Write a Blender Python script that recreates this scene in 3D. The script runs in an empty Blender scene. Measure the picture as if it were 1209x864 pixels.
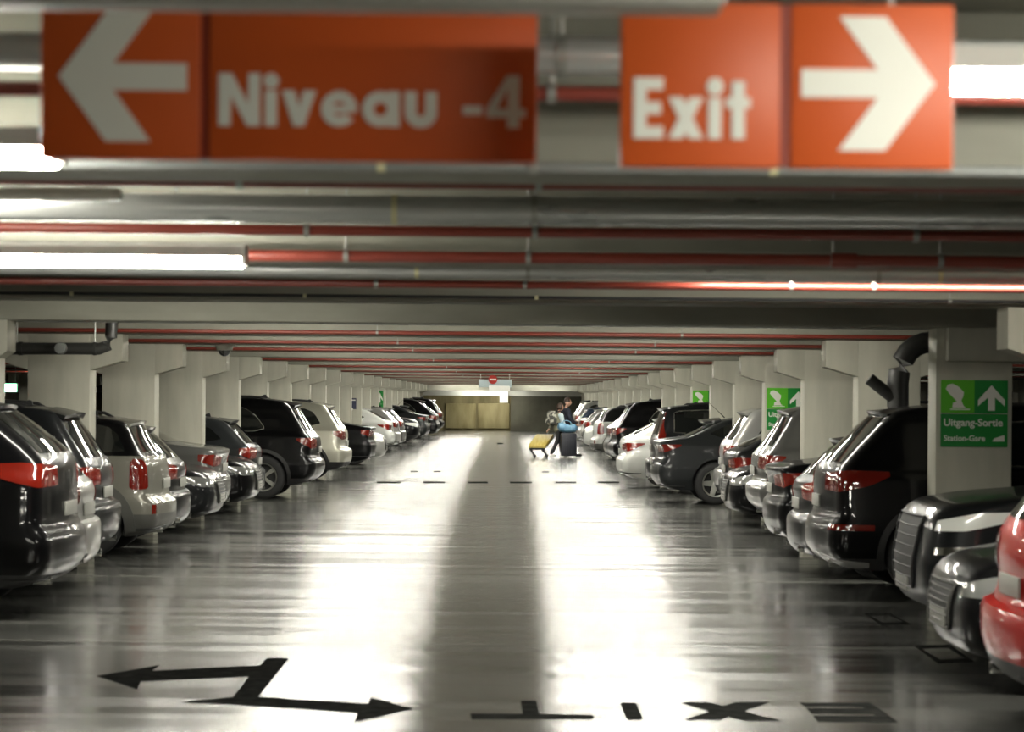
import bpy, bmesh, math, random
import numpy as np
from mathutils import Vector, Matrix

random.seed(7)
C = bpy.context.scene.collection
PI = math.pi
F = 3000.0          # focal length in pixels of the 1209 wide frame
H0 = 1.75           # eye height
XV, YV = 602.0, 470.0
ROLL = math.radians(0.5)


def ray(px, py):
    a, b = px - XV, py - YV
    c, s = math.cos(ROLL), math.sin(ROLL)
    return a * c + b * s, -a * s + b * c


def at(px, py, depth):
    a, b = ray(px, py)
    return Vector((a * depth / F, depth, H0 - b * depth / F))


def onfloor(px, py, h=0.0):
    a, b = ray(px, py)
    d = (H0 - h) * F / b
    return Vector((a * d / F, d, h))


# ------------------------------------------------------------------ materials
def mat(name, col, rough=0.5, metal=0.0, coat=0.0, emit=None, estr=0.0, spec=0.5):
    m = bpy.data.materials.new(name)
    m.use_nodes = True
    p = m.node_tree.nodes['Principled BSDF']
    p.inputs['Base Color'].default_value = (*col, 1)
    p.inputs['Roughness'].default_value = rough
    p.inputs['Metallic'].default_value = metal
    p.inputs['Coat Weight'].default_value = coat
    p.inputs['Coat Roughness'].default_value = 0.03
    p.inputs['Specular IOR Level'].default_value = spec
    if emit:
        p.inputs['Emission Color'].default_value = (*emit, 1)
        p.inputs['Emission Strength'].default_value = estr
    return m


def noisy(m, c1, c2, scale=(1, 1, 1), nscale=3.0, detail=6, lo=0.35, hi=0.65, rough=None, bump=0.0):
    """two tones of the same material mixed by noise, and a noise driven roughness"""
    nt = m.node_tree
    p = nt.nodes['Principled BSDF']
    g = nt.nodes.new('ShaderNodeNewGeometry')
    mp = nt.nodes.new('ShaderNodeMapping')
    mp.inputs['Scale'].default_value = scale
    n = nt.nodes.new('ShaderNodeTexNoise')
    n.inputs['Scale'].default_value = nscale
    n.inputs['Detail'].default_value = detail
    r = nt.nodes.new('ShaderNodeValToRGB')
    r.color_ramp.elements[0].position = lo
    r.color_ramp.elements[1].position = hi
    r.color_ramp.elements[0].color = (*c1, 1)
    r.color_ramp.elements[1].color = (*c2, 1)
    L = nt.links
    L.new(g.outputs['Position'], mp.inputs['Vector'])
    L.new(mp.outputs['Vector'], n.inputs['Vector'])
    L.new(n.outputs['Fac'], r.inputs['Fac'])
    L.new(r.outputs['Color'], p.inputs['Base Color'])
    if rough:
        q = nt.nodes.new('ShaderNodeMapRange')
        q.inputs['From Min'].default_value = lo
        q.inputs['From Max'].default_value = hi
        q.inputs['To Min'].default_value = rough[0]
        q.inputs['To Max'].default_value = rough[1]
        L.new(n.outputs['Fac'], q.inputs['Value'])
        L.new(q.outputs['Result'], p.inputs['Roughness'])
    if bump:
        b = nt.nodes.new('ShaderNodeBump')
        b.inputs['Strength'].default_value = bump
        b.inputs['Distance'].default_value = 0.01
        L.new(n.outputs['Fac'], b.inputs['Height'])
        L.new(b.outputs['Normal'], p.inputs['Normal'])
    return m


M = {}
M['floor'] = noisy(mat('floor epoxy', (.3, .3, .28), .3, spec=.9), (.065, .066, .061), (.118, .118, .108),
                   scale=(.11, 2.0, 1), nscale=1.2, detail=10, lo=.36, hi=.64, rough=(.125, .225))
M['joint'] = mat('floor joint', (.20, .20, .18), .2, spec=.9)
M['mark'] = noisy(mat('floor paint dark', (.03, .03, .03), .38, spec=.0), (.014, .0145, .014), (.028, .028, .026), nscale=9, rough=(.75, .9))
M['concrete'] = noisy(mat('painted concrete', (.5, .49, .4), .7), (.40, .39, .32), (.49, .48, .395),
                      scale=(3.5, 3.5, .7), nscale=1.6, lo=.3, hi=.7, bump=.15)
M['beam'] = noisy(mat('beam paint', (.5, .49, .4), .65), (.21, .205, .165), (.29, .285, .23), scale=(.6, 2, 2), nscale=1.5)
M['ceiling'] = noisy(mat('ceiling concrete', (.3, .3, .26), .8), (.20, .195, .165), (.28, .275, .23), nscale=1.1)
M['endwall'] = noisy(mat('stained concrete', (.35, .3, .18), .8), (.12, .10, .045), (.34, .29, .15), scale=(1.6, 1, .35), nscale=1.2, lo=.3, hi=.72)
M['endpanel'] = noisy(mat('yellowed concrete panel', (.5, .44, .28), .8), (.24, .20, .09), (.40, .345, .18), scale=(1.5, 1, .4), nscale=1.3)
M['darkwall'] = noisy(mat('grey concrete', (.12, .12, .1), .8), (.085, .082, .06), (.14, .135, .10), nscale=.8)
M['red_pipe'] = mat('red pipe paint', (.22, .042, .027), .30)
M['galv'] = noisy(mat('galvanised', (.5, .52, .5), .3, metal=.55), (.44, .46, .45), (.52, .53, .51), scale=(.5, 3, 3), nscale=3, rough=(.26, .32))
M['conduit'] = mat('grey conduit', (.22, .23, .22), .45)
M['black'] = mat('black cable', (.02, .02, .02), .5)
M['dark_pipe'] = mat('dark drain pipe', (.035, .035, .032), .45)
M['hanger'] = mat('hanger steel', (.35, .35, .32), .45, metal=.6)
M['tape'] = mat('pale tape', (.65, .62, .38), .6)
M['white'] = mat('white enamel', (.75, .75, .7), .4)
TUBE = (1.0, .97, .86)
M['pale_grey'] = mat('pale grey enamel', (.36, .36, .31), .45)
M['tube'] = mat('tube diffuser', (.9, .9, .85), .4, emit=TUBE, estr=55)
M['orange'] = mat('sign orange', (.60, .095, .012), .45)
M['orange_dark'] = mat('sign joint', (.25, .03, .01), .5)
M['sign_white'] = mat('sign white', (.80, .80, .72), .5)
M['green'] = mat('sign green', (.0, .22, .025), .45)
M['green_bright'] = mat('sign bright green', (.09, .47, .01), .45)
M['navy_sign'] = mat('sign navy', (.04, .045, .09), .5)
M['greyblue'] = mat('sign grey blue', (.42, .50, .52), .5)
M['sign_red'] = mat('sign red', (.42, .03, .02), .45)
M['exit_green'] = mat('lit exit sign', (.1, .6, .3), .4, emit=(.25, 1, .5), estr=5)
M['dome'] = mat('smoked dome', (.02, .02, .02), .08, coat=1)
# car materials
PAINT = {}
for n, c, me in (('black', (.003, .003, .0035), .0), ('charcoal', (.012, .013, .014), .1), ('dark grey', (.024, .026, .027), .15),
                 ('grey', (.10, .10, .095), .3), ('silver', (.36, .36, .34), .4), ('olive grey', (.20, .195, .165), .25),
                 ('white', (.50, .51, .48), 0.), ('red', (.34, .010, .008), .0), ('navy', (.012, .018, .03), .1), ('champagne', (.42, .41, .34), .4)):
    PAINT[n] = mat('car paint ' + n, c, .30, metal=me, coat=.45 if max(c) < .1 else .7, spec=.08)
M['clad'] = mat('black plastic', (.018, .018, .018), .55)
M['greyclad'] = mat('grey plastic', (.075, .075, .068), .5)
M['glass'] = mat('tinted glass', (.006, .007, .007), .05, coat=.6)
M['lamp'] = mat('tail lamp red', (.16, .010, .005), .10, coat=1)
M['lamp_clear'] = mat('lamp clear', (.5, .42, .38), .1, coat=1)
M['head'] = mat('headlamp', (.80, .82, .77), .2, coat=1)
M['head_mid'] = mat('headlamp grey', (.20, .205, .195), .15, metal=.2, coat=1)
M['head_dark'] = mat('headlamp dark', (.06, .065, .065), .12, coat=1)
M['tyre'] = mat('tyre rubber', (.014, .014, .014), .7)
M['rim'] = mat('alloy', (.5, .5, .47), .3, metal=.9)
M['darkrim'] = mat('dark alloy', (.09, .09, .09), .35, metal=.8)
M['chrome'] = mat('chrome', (.75, .75, .72), .12, metal=1)
M['plate'] = mat('number plate', (.30, .30, .27), .45)
M['skid'] = mat('silver skid plate', (.30, .30, .29), .4, metal=.4)
# people
M['skin'] = mat('skin', (.52, .31, .22), .55)
M['brown_hair'] = mat('brown hair', (.030, .015, .008), .6)
M['coat_olive'] = mat('pale olive coat', (.20, .20, .14), .85)
M['navy_cloth'] = mat('navy cloth', (.012, .015, .026), .8)
M['black_cloth'] = mat('black cloth', (.012, .012, .013), .8)
M['pale_blue'] = mat('pale blue cloth', (.36, .43, .45), .8)
M['pack'] = noisy(mat('patterned pack', (.5, .5, .42), .8), (.04, .04, .035), (.36, .35, .29), nscale=9, lo=.45, hi=.55)
M['blue_bag'] = noisy(mat('blue nylon', (.15, .32, .46), .5), (.07, .17, .27), (.12, .25, .36), nscale=5)
M['case_black'] = mat('black case', (.012, .013, .02), .45)
M['case_yellow'] = noisy(mat('yellow card', (.6, .47, .1), .6), (.34, .25, .035), (.44, .35, .09), scale=(6, 1, 1), nscale=3)
M['shoe_white'] = mat('white shoe', (.7, .7, .66), .6)


# ------------------------------------------------------------------ helpers
def props(o, label=None, cat=None, group=None, kind=None):
    if label: o['label'] = label
    if cat: o['category'] = cat
    if group: o['group'] = group
    if kind: o['kind'] = kind
    return o


def empty(name, loc, rz=0, label=None, cat=None, group=None):
    o = bpy.data.objects.new(name, None)
    C.objects.link(o)
    o.location = loc
    o.rotation_euler = (0, 0, rz)
    o.empty_display_size = .1
    return props(o, label, cat, group)


def from_bm(name, bm, m, parent=None, smooth=True, angle=40, loc=None):
    me = bpy.data.meshes.new(name)
    bmesh.ops.recalc_face_normals(bm, faces=bm.faces)
    bm.to_mesh(me)
    bm.free()
    return from_mesh(name, me, m, parent, smooth, angle, loc)


def from_mesh(name, me, m, parent=None, smooth=True, angle=40, loc=None):
    for k in (m if isinstance(m, (list, tuple)) else [m]):
        me.materials.append(k)
    if smooth:
        me.shade_smooth()
        me.set_sharp_from_angle(angle=math.radians(angle))
    o = bpy.data.objects.new(name, me)
    C.objects.link(o)
    if parent: o.parent = parent
    if loc is not None: o.location = loc
    return o


def add_box(bm, lo, hi, mi=0, bev=0.0, mtx=None):
    r = bmesh.ops.create_cube(bm, size=1)
    vs = r['verts']
    lo, hi = Vector(lo), Vector(hi)
    for v in vs:
        v.co = Vector(((lo[i] + hi[i]) / 2 + v.co[i] * (hi[i] - lo[i]) for i in range(3)))
    fs = list({f for v in vs for f in v.link_faces})
    for f in fs: f.material_index = mi
    if bev:
        es = list({e for f in fs for e in f.edges})
        b = bmesh.ops.bevel(bm, geom=es, offset=bev, segments=2, affect='EDGES', profile=.5)
        vs = list({v for f in b['faces'] for v in f.verts} | {v for v in vs if v.is_valid})
    if mtx is not None:
        for v in vs: v.co = mtx @ v.co
    return vs


def add_tube(bm, pts, r, n=10, mi=0, caps=True):
    pts = [Vector(p) for p in pts]
    rings = []
    up = Vector((0, 0, 1))
    for i, p in enumerate(pts):
        t = (pts[min(i + 1, len(pts) - 1)] - pts[max(i - 1, 0)]).normalized()
        u = up if abs(t.dot(up)) < .95 else Vector((1, 0, 0))
        a = t.cross(u).normalized()
        b = a.cross(t).normalized()
        rr = r[i] if isinstance(r, (list, tuple)) else r
        rings.append([bm.verts.new(p + a * rr * math.cos(2 * PI * k / n) + b * rr * math.sin(2 * PI * k / n)) for k in range(n)])
    for i in range(len(rings) - 1):
        for k in range(n):
            f = bm.faces.new((rings[i][k], rings[i][(k + 1) % n], rings[i + 1][(k + 1) % n], rings[i + 1][k]))
            f.material_index = mi
    if caps:
        bm.faces.new(rings[0][::-1]).material_index = mi
        bm.faces.new(rings[-1]).material_index = mi


def add_prism(bm, poly, a, b, axis='y', mi=0):
    """extrude a 2D polygon between a and b along axis; poly is (x,z) for y, (x,y) for z, (y,z) for x"""
    def p3(p, t):
        return {'y': (p[0], t, p[1]), 'z': (p[0], p[1], t), 'x': (t, p[0], p[1])}[axis]
    v0 = [bm.verts.new(p3(p, a)) for p in poly]
    v1 = [bm.verts.new(p3(p, b)) for p in poly]
    n = len(poly)
    fs = [bm.faces.new(v0), bm.faces.new(v1[::-1])]
    for i in range(n):
        fs.append(bm.faces.new((v0[i], v1[i], v1[(i + 1) % n], v0[(i + 1) % n])))
    for f in fs: f.material_index = mi


def add_lathe(bm, prof, n=24, axis='y', mi=0, close=False):
    """profile (r, t) turned around axis"""
    rings = []
    for r, t in prof:
        ring = []
        for k in range(n):
            c, s = r * math.cos(2 * PI * k / n), r * math.sin(2 * PI * k / n)
            ring.append(bm.verts.new((c, t, s) if axis == 'y' else ((c, s, t) if axis == 'z' else (t, c, s))))
        rings.append(ring)
    m = len(rings)
    for i in range(m if close else m - 1):
        for k in range(n):
            f = bm.faces.new((rings[i][k], rings[i][(k + 1) % n], rings[(i + 1) % m][(k + 1) % n], rings[(i + 1) % m][k]))
            f.material_index = mi
    if not close:
        bm.faces.new(rings[0]).material_index = mi
        bm.faces.new(rings[-1]).material_index = mi


# ------------------------------------------------------------------ setting
SP = 4.9
ZC1 = 22.1                                   # depth of the column pair carrying the first clean beam
DL, DR = -4.43, 3.67                          # aisle faces of the two column rows
ZEND = 136.5
BEAM = 2.389
SLAB = 2.86
XMIN, XMAX = -24.0, 22.0
ZNEAR = -4.0

bm = bmesh.new()
add_box(bm, (XMIN, ZNEAR, -.2), (XMAX, ZEND + .3, 0))
props(from_bm('floor', bm, M['floor'], smooth=False), kind='structure')
bm = bmesh.new()
add_box(bm, (XMIN, ZNEAR, SLAB), (XMAX, ZEND + .3, SLAB + .2))
props(from_bm('ceiling', bm, M['ceiling'], smooth=False), kind='structure')
for nm, x0, x1 in (('wall_left', XMIN - .2, XMIN), ('wall_right', XMAX, XMAX + .2)):
    bm = bmesh.new()
    add_box(bm, (x0, ZNEAR, -.2), (x1, ZEND + .3, SLAB + .2))
    props(from_bm(nm, bm, M['concrete'], smooth=False), kind='structure')
bm = bmesh.new()
add_box(bm, (XMIN - .2, ZNEAR - .2, -.2), (XMAX + .2, ZNEAR, SLAB + .2))
props(from_bm('wall_near', bm, M['concrete'], smooth=False), kind='structure')
# end wall: stained part with two rounded panels, grey part beside it
XS = at(603, 490, ZEND).x
bm = bmesh.new()
add_box(bm, (XMIN, ZEND, 0), (XS, ZEND + .3, SLAB))
props(from_bm('wall_far', bm, M['endwall'], smooth=False), kind='structure')
bm = bmesh.new()
add_box(bm, (XS, ZEND - .6, 0), (XMAX, ZEND + .3, SLAB))
props(from_bm('wall_far', bm, M['darkwall'], smooth=False), kind='structure')
for a, b in ((526, 562), (564, 602)):
    p, q = at(a, 476, ZEND - .1), at(b, 506, ZEND - .1)
    bm = bmesh.new()
    add_box(bm, (p.x, ZEND - .12, q.z), (q.x - .02, ZEND, p.z), bev=.05)
    props(from_bm('wall_far_panel', bm, M['endpanel']), kind='structure')
bm = bmesh.new()
add_box(bm, (XMIN, 128.6, 2.12), (XMAX, 129.0, SLAB))
props(from_bm('beam', bm, M['beam'], smooth=False), kind='structure')
# low bulkhead and stub post at the end
p, q = at(505, 461.5, 131.5), at(662, 468, 131.5)
bm = bmesh.new()
add_box(bm, (XMIN, 131.5, q.z), (XMAX, 132.0, SLAB))
props(from_bm('trim_bulkhead', bm, M['white'], smooth=False), kind='structure')
p, q = at(590, 462, 131.2), at(600, 475.5, 131.2)
bm = bmesh.new()
add_box(bm, (p.x, 131.2, q.z), (q.x, 131.5, p.z + .3), bev=.02)
props(from_bm('trim_stub', bm, M['white'], smooth=False), kind='structure')

NB = 24


def column_mesh(side, kind):
    """side -1: column west of the aisle. local x=0 on the aisle face, +x away from the aisle"""
    bm = bmesh.new()
    w, t = .66, .40
    add_box(bm, (0, -t / 2, 0), (w, t / 2, BEAM), bev=.012)
    c0, c1, tip = 2.005, 2.11, .34
    if kind == 'corbel':
        add_prism(bm, [(-tip, BEAM), (-tip, c1), (.01, c0), (.01, BEAM)], -t / 2 + .004, t / 2 - .004)
        add_prism(bm, [(w - .01, BEAM), (w - .01, c0), (w + tip, c1), (w + tip, BEAM)], -t / 2 + .004, t / 2 - .004)
    elif kind == 'stub':
        add_prism(bm, [(-.09, BEAM), (-.09, 2.12), (.01, 2.05), (.01, BEAM)], -t / 2 + .004, t / 2 - .004)
        add_prism(bm, [(w - .01, BEAM), (w - .01, c0), (w + tip, c1), (w + tip, BEAM)], -t / 2 + .004, t / 2 - .004)
    else:                                     # head block turned towards the parked cars
        add_box(bm, (.08, -t / 2 - .13, 2.10), (1.15, t / 2 - .01, BEAM), bev=.012)
    if side < 0:
        for v in bm.verts: v.co.x = -v.co.x
    me = bpy.data.meshes.new('column')
    bmesh.ops.recalc_face_normals(bm, faces=bm.faces)
    bm.to_mesh(me); bm.free()
    me.materials.append(M['concrete'])
    me.shade_smooth(); me.set_sharp_from_angle(angle=math.radians(35))
    return me


COL = {(s, k): column_mesh(s, k) for s in (-1, 1) for k in ('corbel', 'stub', 'head')}


def column(x, y, s, k):
    o = bpy.data.objects.new('column', COL[(s, k)])
    C.objects.link(o)
    o.location = (x, y, 0)
    return props(o, kind='structure')


def beam_mesh():
    bm = bmesh.new()
    add_box(bm, (XMIN, -.2, BEAM), (XMAX, .2, SLAB), bev=.012)
    me = bpy.data.meshes.new('beam')
    bmesh.ops.recalc_face_normals(bm, faces=bm.faces)
    bm.to_mesh(me); bm.free()
    me.materials.append(M['beam'])
    return me


BM = beam_mesh()
for k in range(-3, NB):
    z = ZC1 + SP * k
    if z > ZEND - 2: break
    o = bpy.data.objects.new('beam', BM)
    C.objects.link(o); o.location = (0, z, 0)
    props(o, kind='structure')
    column(DL, z, -1, 'stub' if k == 0 else 'corbel')
    column(DR, z, 1, 'head' if k == 0 else 'corbel')
    if k % 2 == 0 or k < 6:                   # next rows of columns beyond the parked cars
        column(DL - 10.5, z, -1, 'corbel')
        column(DR + 10.5, z, 1, 'corbel')

# pale floor joints across the aisle
for y in (18.05, 24.55):
    bm = bmesh.new()
    add_box(bm, (-9, y - .07, 0), (9, y + .07, .0015))
    props(from_bm('trim_floor_joint', bm, M['joint'], smooth=False), kind='structure')

# ------------------------------------------------------------------ lamps
def lamp_meshes(L=2.2):
    a = bmesh.new()
    add_prism(a, [(-.065, 0), (-.05, .055), (.05, .055), (.065, 0)], -L / 2, L / 2, axis='x')
    add_box(a, (-L / 2 - .015, -.068, -.035), (-L / 2 + .005, .068, .055))
    add_box(a, (L / 2 - .005, -.068, -.035), (L / 2 + .015, .068, .055))
    b = bmesh.new()
    pr = [(-.06, -.002)] + [(-.06 * math.cos(PI * i / 8), -.012 - .036 * math.sin(PI * i / 8)) for i in range(9)] + [(.06, -.002)]
    add_prism(b, pr, -L / 2 + .004, L / 2 - .004, axis='x')
    c = bmesh.new()
    add_tube(c, [(0, 0, .05), (0, 0, .22)], .006, 6)
    out = []
    for n, q in (('housing', a), ('diffuser', b), ('hanger', c)):
        me = bpy.data.meshes.new(n)
        bmesh.ops.recalc_face_normals(q, faces=q.faces)
        q.to_mesh(me); q.free()
        out.append(me)
    out[0].materials.append(M['white']); out[1].materials.append(M['tube']); out[2].materials.append(M['hanger'])
    return out


LM = lamp_meshes()


def lamp(x, y, z, label, group='batten lights under the ceiling'):
    r = empty('batten_light', (x, y, z), 0, label, 'ceiling light', group)
    for n, me in zip(('housing', 'diffuser', 'hanger'), LM):
        for x in ((-.8, .8) if n == 'hanger' else (0,)):
            o = bpy.data.objects.new(n, me); C.objects.link(o); o.parent = r; o.location.x = x
            if n == 'hanger': o.scale.z = (SLAB - z) / .22
    return r


lamp(-1.19 - 1.1, 11.3, 2.365, 'lit batten light hung low before the beam, the long white tube below the Niveau sign')
lamp(-1.18 - 1.1, 6.6, 2.385, 'lit batten light just under the arrow corner of the Niveau sign')
lamp(.98 + 1.1, 5.75, 2.495, 'lit batten light behind the arrow of the Exit sign')
lamp(2.0, 3.55, 2.62, 'lit batten light on the viewer side of the Exit sign')
for k in range(1, 23):
    z = ZC1 + SP * k - 2.4
    if z > 130: break
    for x in (-2.4, 1.7):
        lamp(x, z, 2.60, 'lit batten light hung between the ceiling beams over the aisle')
lamp(2.2, 14.3, 2.615, 'added unseen fill light above the aisle between the second and third beam, Exit side')  # added out of sight to brighten the big green sign pillar and pipes
lamp(-3.0, 9.6, 2.68, 'added unseen fill light above the aisle between the first and second beam, Niveau side')  # hidden extra lamp that lifts the near ceiling pipes and beam
lamp(-2.7, 19.4, 2.60, 'added unseen fill light in the bay before the first clean beam, Niveau side')  # extra lamp tucked behind a beam to lighten the first clean beam
lamp(-1.2, 130.4, 2.55, 'added unseen fill light close before the white bulkhead at the end of the aisle')  # added lamp that whitens the bulkhead, concealed by the low beam
lamp(-1.0, 134.2, 2.55, 'added unseen fill light behind the bulkhead before the stained end wall')  # lamp added only to brighten the end wall, hidden by the bulkhead
for y in (16, 26, 40, 55, 75, 100):
    lamp(-13.2, y, 2.5, 'lit batten light over the aisle beyond the Niveau side cars', 'lights of the neighbouring aisles')
    lamp(12.0, y + 3, 2.5, 'lit batten light over the aisle beyond the Exit side cars', 'lights of the neighbouring aisles')


# ------------------------------------------------------------------ pipes
def pipe(name, y, z, d, m, label, cat, group, clips=(), tape=(), sub=None):
    bm = bmesh.new()
    add_tube(bm, [(XMIN + .3, y, z), (-8, y, z), (0, y, z), (8, y, z), (XMAX - .3, y, z)], d / 2, 14)
    if sub:                                   # couplings
        for x in sub: add_tube(bm, [(x - .06, y, z), (x + .06, y, z)], d / 2 + .009, 14)
    o = from_bm(name, bm, m)
    props(o, label, cat, group)
    if clips:
        for x in clips:
            b = bmesh.new()
            add_tube(b, [(x - .012, y, z), (x + .012, y, z)], d / 2 + .006, 12)
            add_tube(b, [(x, y, z + d / 2), (x, y, SLAB)], .006, 6)
            from_bm('hanger', b, M['hanger'], o)
    for x in tape:
        b = bmesh.new()
        add_tube(b, [(x - .012, y, z), (x + .012, y, z)], d / 2 + .003, 12)
        from_bm('tape_band', b, M['tape'], o)
    return o


RP, DU = 'red sprinkler pipes across the ceiling', 'galvanised pipes across the ceiling'
rl = 'red sprinkler pipe crossing the ceiling, '
gl = 'galvanised grey pipe crossing the ceiling, '
pipe('sprinkler_pipe', 6.5, 2.53, .040, M['red_pipe'], rl + 'passing behind the middle of both orange signs', 'pipe', RP, (-2.2, .1, 1.9))
pipe('galvanised_pipe', 6.3, 2.60, .095, M['galv'], gl + 'passing behind the tops of both orange signs', 'pipe', DU, (-1.9, .12))
pipe('conduit', 7.0, 2.386, .030, M['conduit'], 'thin grey conduit along the bottom edges of the two orange signs', 'pipe', None, (.06,), (-.36, .72))
pipe('sprinkler_pipe', 8.5, 2.472, .050, M['red_pipe'], rl + 'first below the orange signs', 'pipe', RP, (-.91, .09), ())
pipe('galvanised_pipe', 10.0, 2.487, .112, M['galv'], gl + 'second below the orange signs and the thickest', 'pipe', DU, (-2.6, .09), (-.46,))
pipe('sprinkler_pipe', 10.8, 2.456, .046, M['red_pipe'], rl + 'just below the thickest grey pipe', 'pipe', RP, (-.87, .1, 1.72))
pipe('sprinkler_pipe', 11.84, 2.405, .055, M['red_pipe'], rl + 'touching the lower edge of the second beam', 'pipe', RP, (-.77, .08, 1.5, 2.0), (), (1.55,))
pipe('galvanised_pipe', 13.5, 2.425, .081, M['galv'], gl + 'level with the long lit tube', 'pipe', DU, (.09, 1.95), (-.5, 2.28))
pipe('sprinkler_pipe', 14.5, 2.397, .044, M['red_pipe'], rl + 'last one above the first clean beam', 'pipe', RP, (-.77, .08, 1.6, 2.07))
pipe('black_cable', 16.78, 2.415, .022, M['black'], 'thin black cable strung along the top of the first clean beam', 'cable', None, (-3.4, 2.9), (-2.9, -1.36, .17))
for k in range(1, 23):
    z = ZC1 + SP * k - .2
    if z > 131: break
    far = 'red sprinkler pipe in the bays beyond the first clean beam'
    if k < 4 or k % 2 == 0: pipe('sprinkler_pipe', z - 2.9, 2.455, .05, M['red_pipe'], far, 'pipe', RP, (-2.0, 1.2))
    pipe('galvanised_pipe', z - 3.7, 2.445, .081, M['galv'], 'galvanised grey pipe in the bays beyond the first clean beam', 'pipe', DU, (-2.6, 2.4))
    if k < 4 or k % 2 == 1:
        pipe('sprinkler_pipe', z - .12, 2.425, .045, M['red_pipe'], far, 'pipe', RP, (-1.4, 1.8))

# pale cable trunking across the very top of the picture
bm = bmesh.new()
x1 = at(852, 7, 4.2).x
add_box(bm, (-2.6, 4.14, 2.392), (x1, 4.26, 2.46), bev=.008)
o = from_bm('cable_trunking', bm, M['pale_grey'])
props(o, 'pale cable trunking hung in front of the tops of the orange signs', 'cable trunking')
for x in (-1.6, -.5, .25):
    bm = bmesh.new(); add_tube(bm, [(x, 4.2, 2.45), (x, 4.2, SLAB)], .006, 6)
    from_bm('hanger', bm, M['hanger'], o)

bm = bmesh.new()
x1 = at(143, 230, 9.2).x
add_box(bm, (-6, 9.16, at(100, 237, 9.2).z), (x1, 9.24, at(100, 222, 9.2).z), bev=.008)
o = from_bm('cable_trunking', bm, M['white'])
props(o, 'pale cable trunking ending short, above the thickest grey pipe', 'cable trunking')
for x in (-3.0, -1.6):
    bm = bmesh.new(); add_tube(bm, [(x, 9.2, 2.45), (x, 9.2, SLAB)], .006, 6)
    from_bm('hanger', bm, M['hanger'], o)

# dark drain pipe above the Niveau side cars, with an inspection plug
bm = bmesh.new()
p = [at(4, 411.5, 25.6), at(60, 411.5, 25.6), at(118, 411.5, 25.6), at(127, 408, 25.6), at(131, 398, 25.6), at(132, 380, 25.6)]
add_tube(bm, [Vector((-12, 25.6, p[0].z))] + p, .062, 14)
add_tube(bm, [at(22, 411.5, 25.6), at(27, 411.5, 25.6)], .07, 14)
add_tube(bm, [at(110, 411.5, 25.6), at(114, 411.5, 25.6)], .07, 14)
o = from_bm('drain_pipe', bm, M['dark_pipe'])
props(o, 'thick dark drain pipe with upturned end above the black cars under the Niveau sign', 'pipe')
for q in (at(20, 411.5, 25.6), at(112, 411.5, 25.6)):
    bm = bmesh.new(); add_tube(bm, [(q.x, q.y, q.z + .06), (q.x, q.y, SLAB)], .008, 6)
    from_bm('hanger', bm, M['hanger'], o)
bm = bmesh.new()
c = at(72, 411, 25.53)
add_lathe(bm, [(.02, -.07), (.055, -.065), (.06, -.03), (.06, .05)], 16)
from_bm('plug', bm, M['conduit'], o, loc=c)
bm = bmesh.new()
P_ = [(1100, 404), (1090, 405), (1080, 409), (1072, 416), (1066, 426), (1062, 438), (1060, 452), (1060, 480)]
add_tube(bm, [at(u, v, 24.65) for u, v in P_], .105, 18)
add_tube(bm, [at(1026, 447, 24.62), at(1040, 458, 24.62), at(1060, 474, 24.62)], .06, 14)
add_tube(bm, [at(1060, 474, 24.65), Vector((at(1060, 474, 24.65).x, 24.65, 0.0))], .10, 14)
o = from_bm('drain_pipe', bm, M['dark_pipe'])
props(o, 'dark branched drain pipe rising beside the pillar with the big green sign', 'pipe')

# dome camera
c = at(265, 407, 32.5)
r = empty('dome_camera', (c.x, c.y, c.z), 0, 'small dome security camera hung below the ceiling over the Niveau side cars', 'security camera')
bm = bmesh.new(); add_lathe(bm, [(.11, .045), (.12, .0), (.10, -.07)], 20, axis='z')
from_bm('housing', bm, M['white'], r)
bm = bmesh.new(); add_lathe(bm, [(.082, -.065)] + [(.08 * math.cos(a), -.068 - .08 * math.sin(a)) for a in (.2, .5, .8, 1.1, 1.4)], 20, axis='z')
from_bm('dome', bm, M['dome'], r)
bm = bmesh.new(); add_tube(bm, [(0, 0, .04), (0, 0, SLAB - c.z)], .02, 8)
from_bm('ceiling_mount', bm, M['conduit'], r)


# ------------------------------------------------------------------ lettering
def ringpoly(cx, cy, ro, ri, a0, a1, n=28, sy=1.0):
    A = [math.radians(a0 + (a1 - a0) * i / n) for i in range(n + 1)]
    out = []
    for i in range(n):
        out.append([(cx + ro * math.cos(A[i]), cy + ro * sy * math.sin(A[i])), (cx + ro * math.cos(A[i + 1]), cy + ro * sy * math.sin(A[i + 1])),
                    (cx + ri * math.cos(A[i + 1]), cy + ri * sy * math.sin(A[i + 1])), (cx + ri * math.cos(A[i]), cy + ri * sy * math.sin(A[i]))])
    return out


def rc(x0, y0, x1, y1): return [(x0, y0), (x1, y0), (x1, y1), (x0, y1)]


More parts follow.
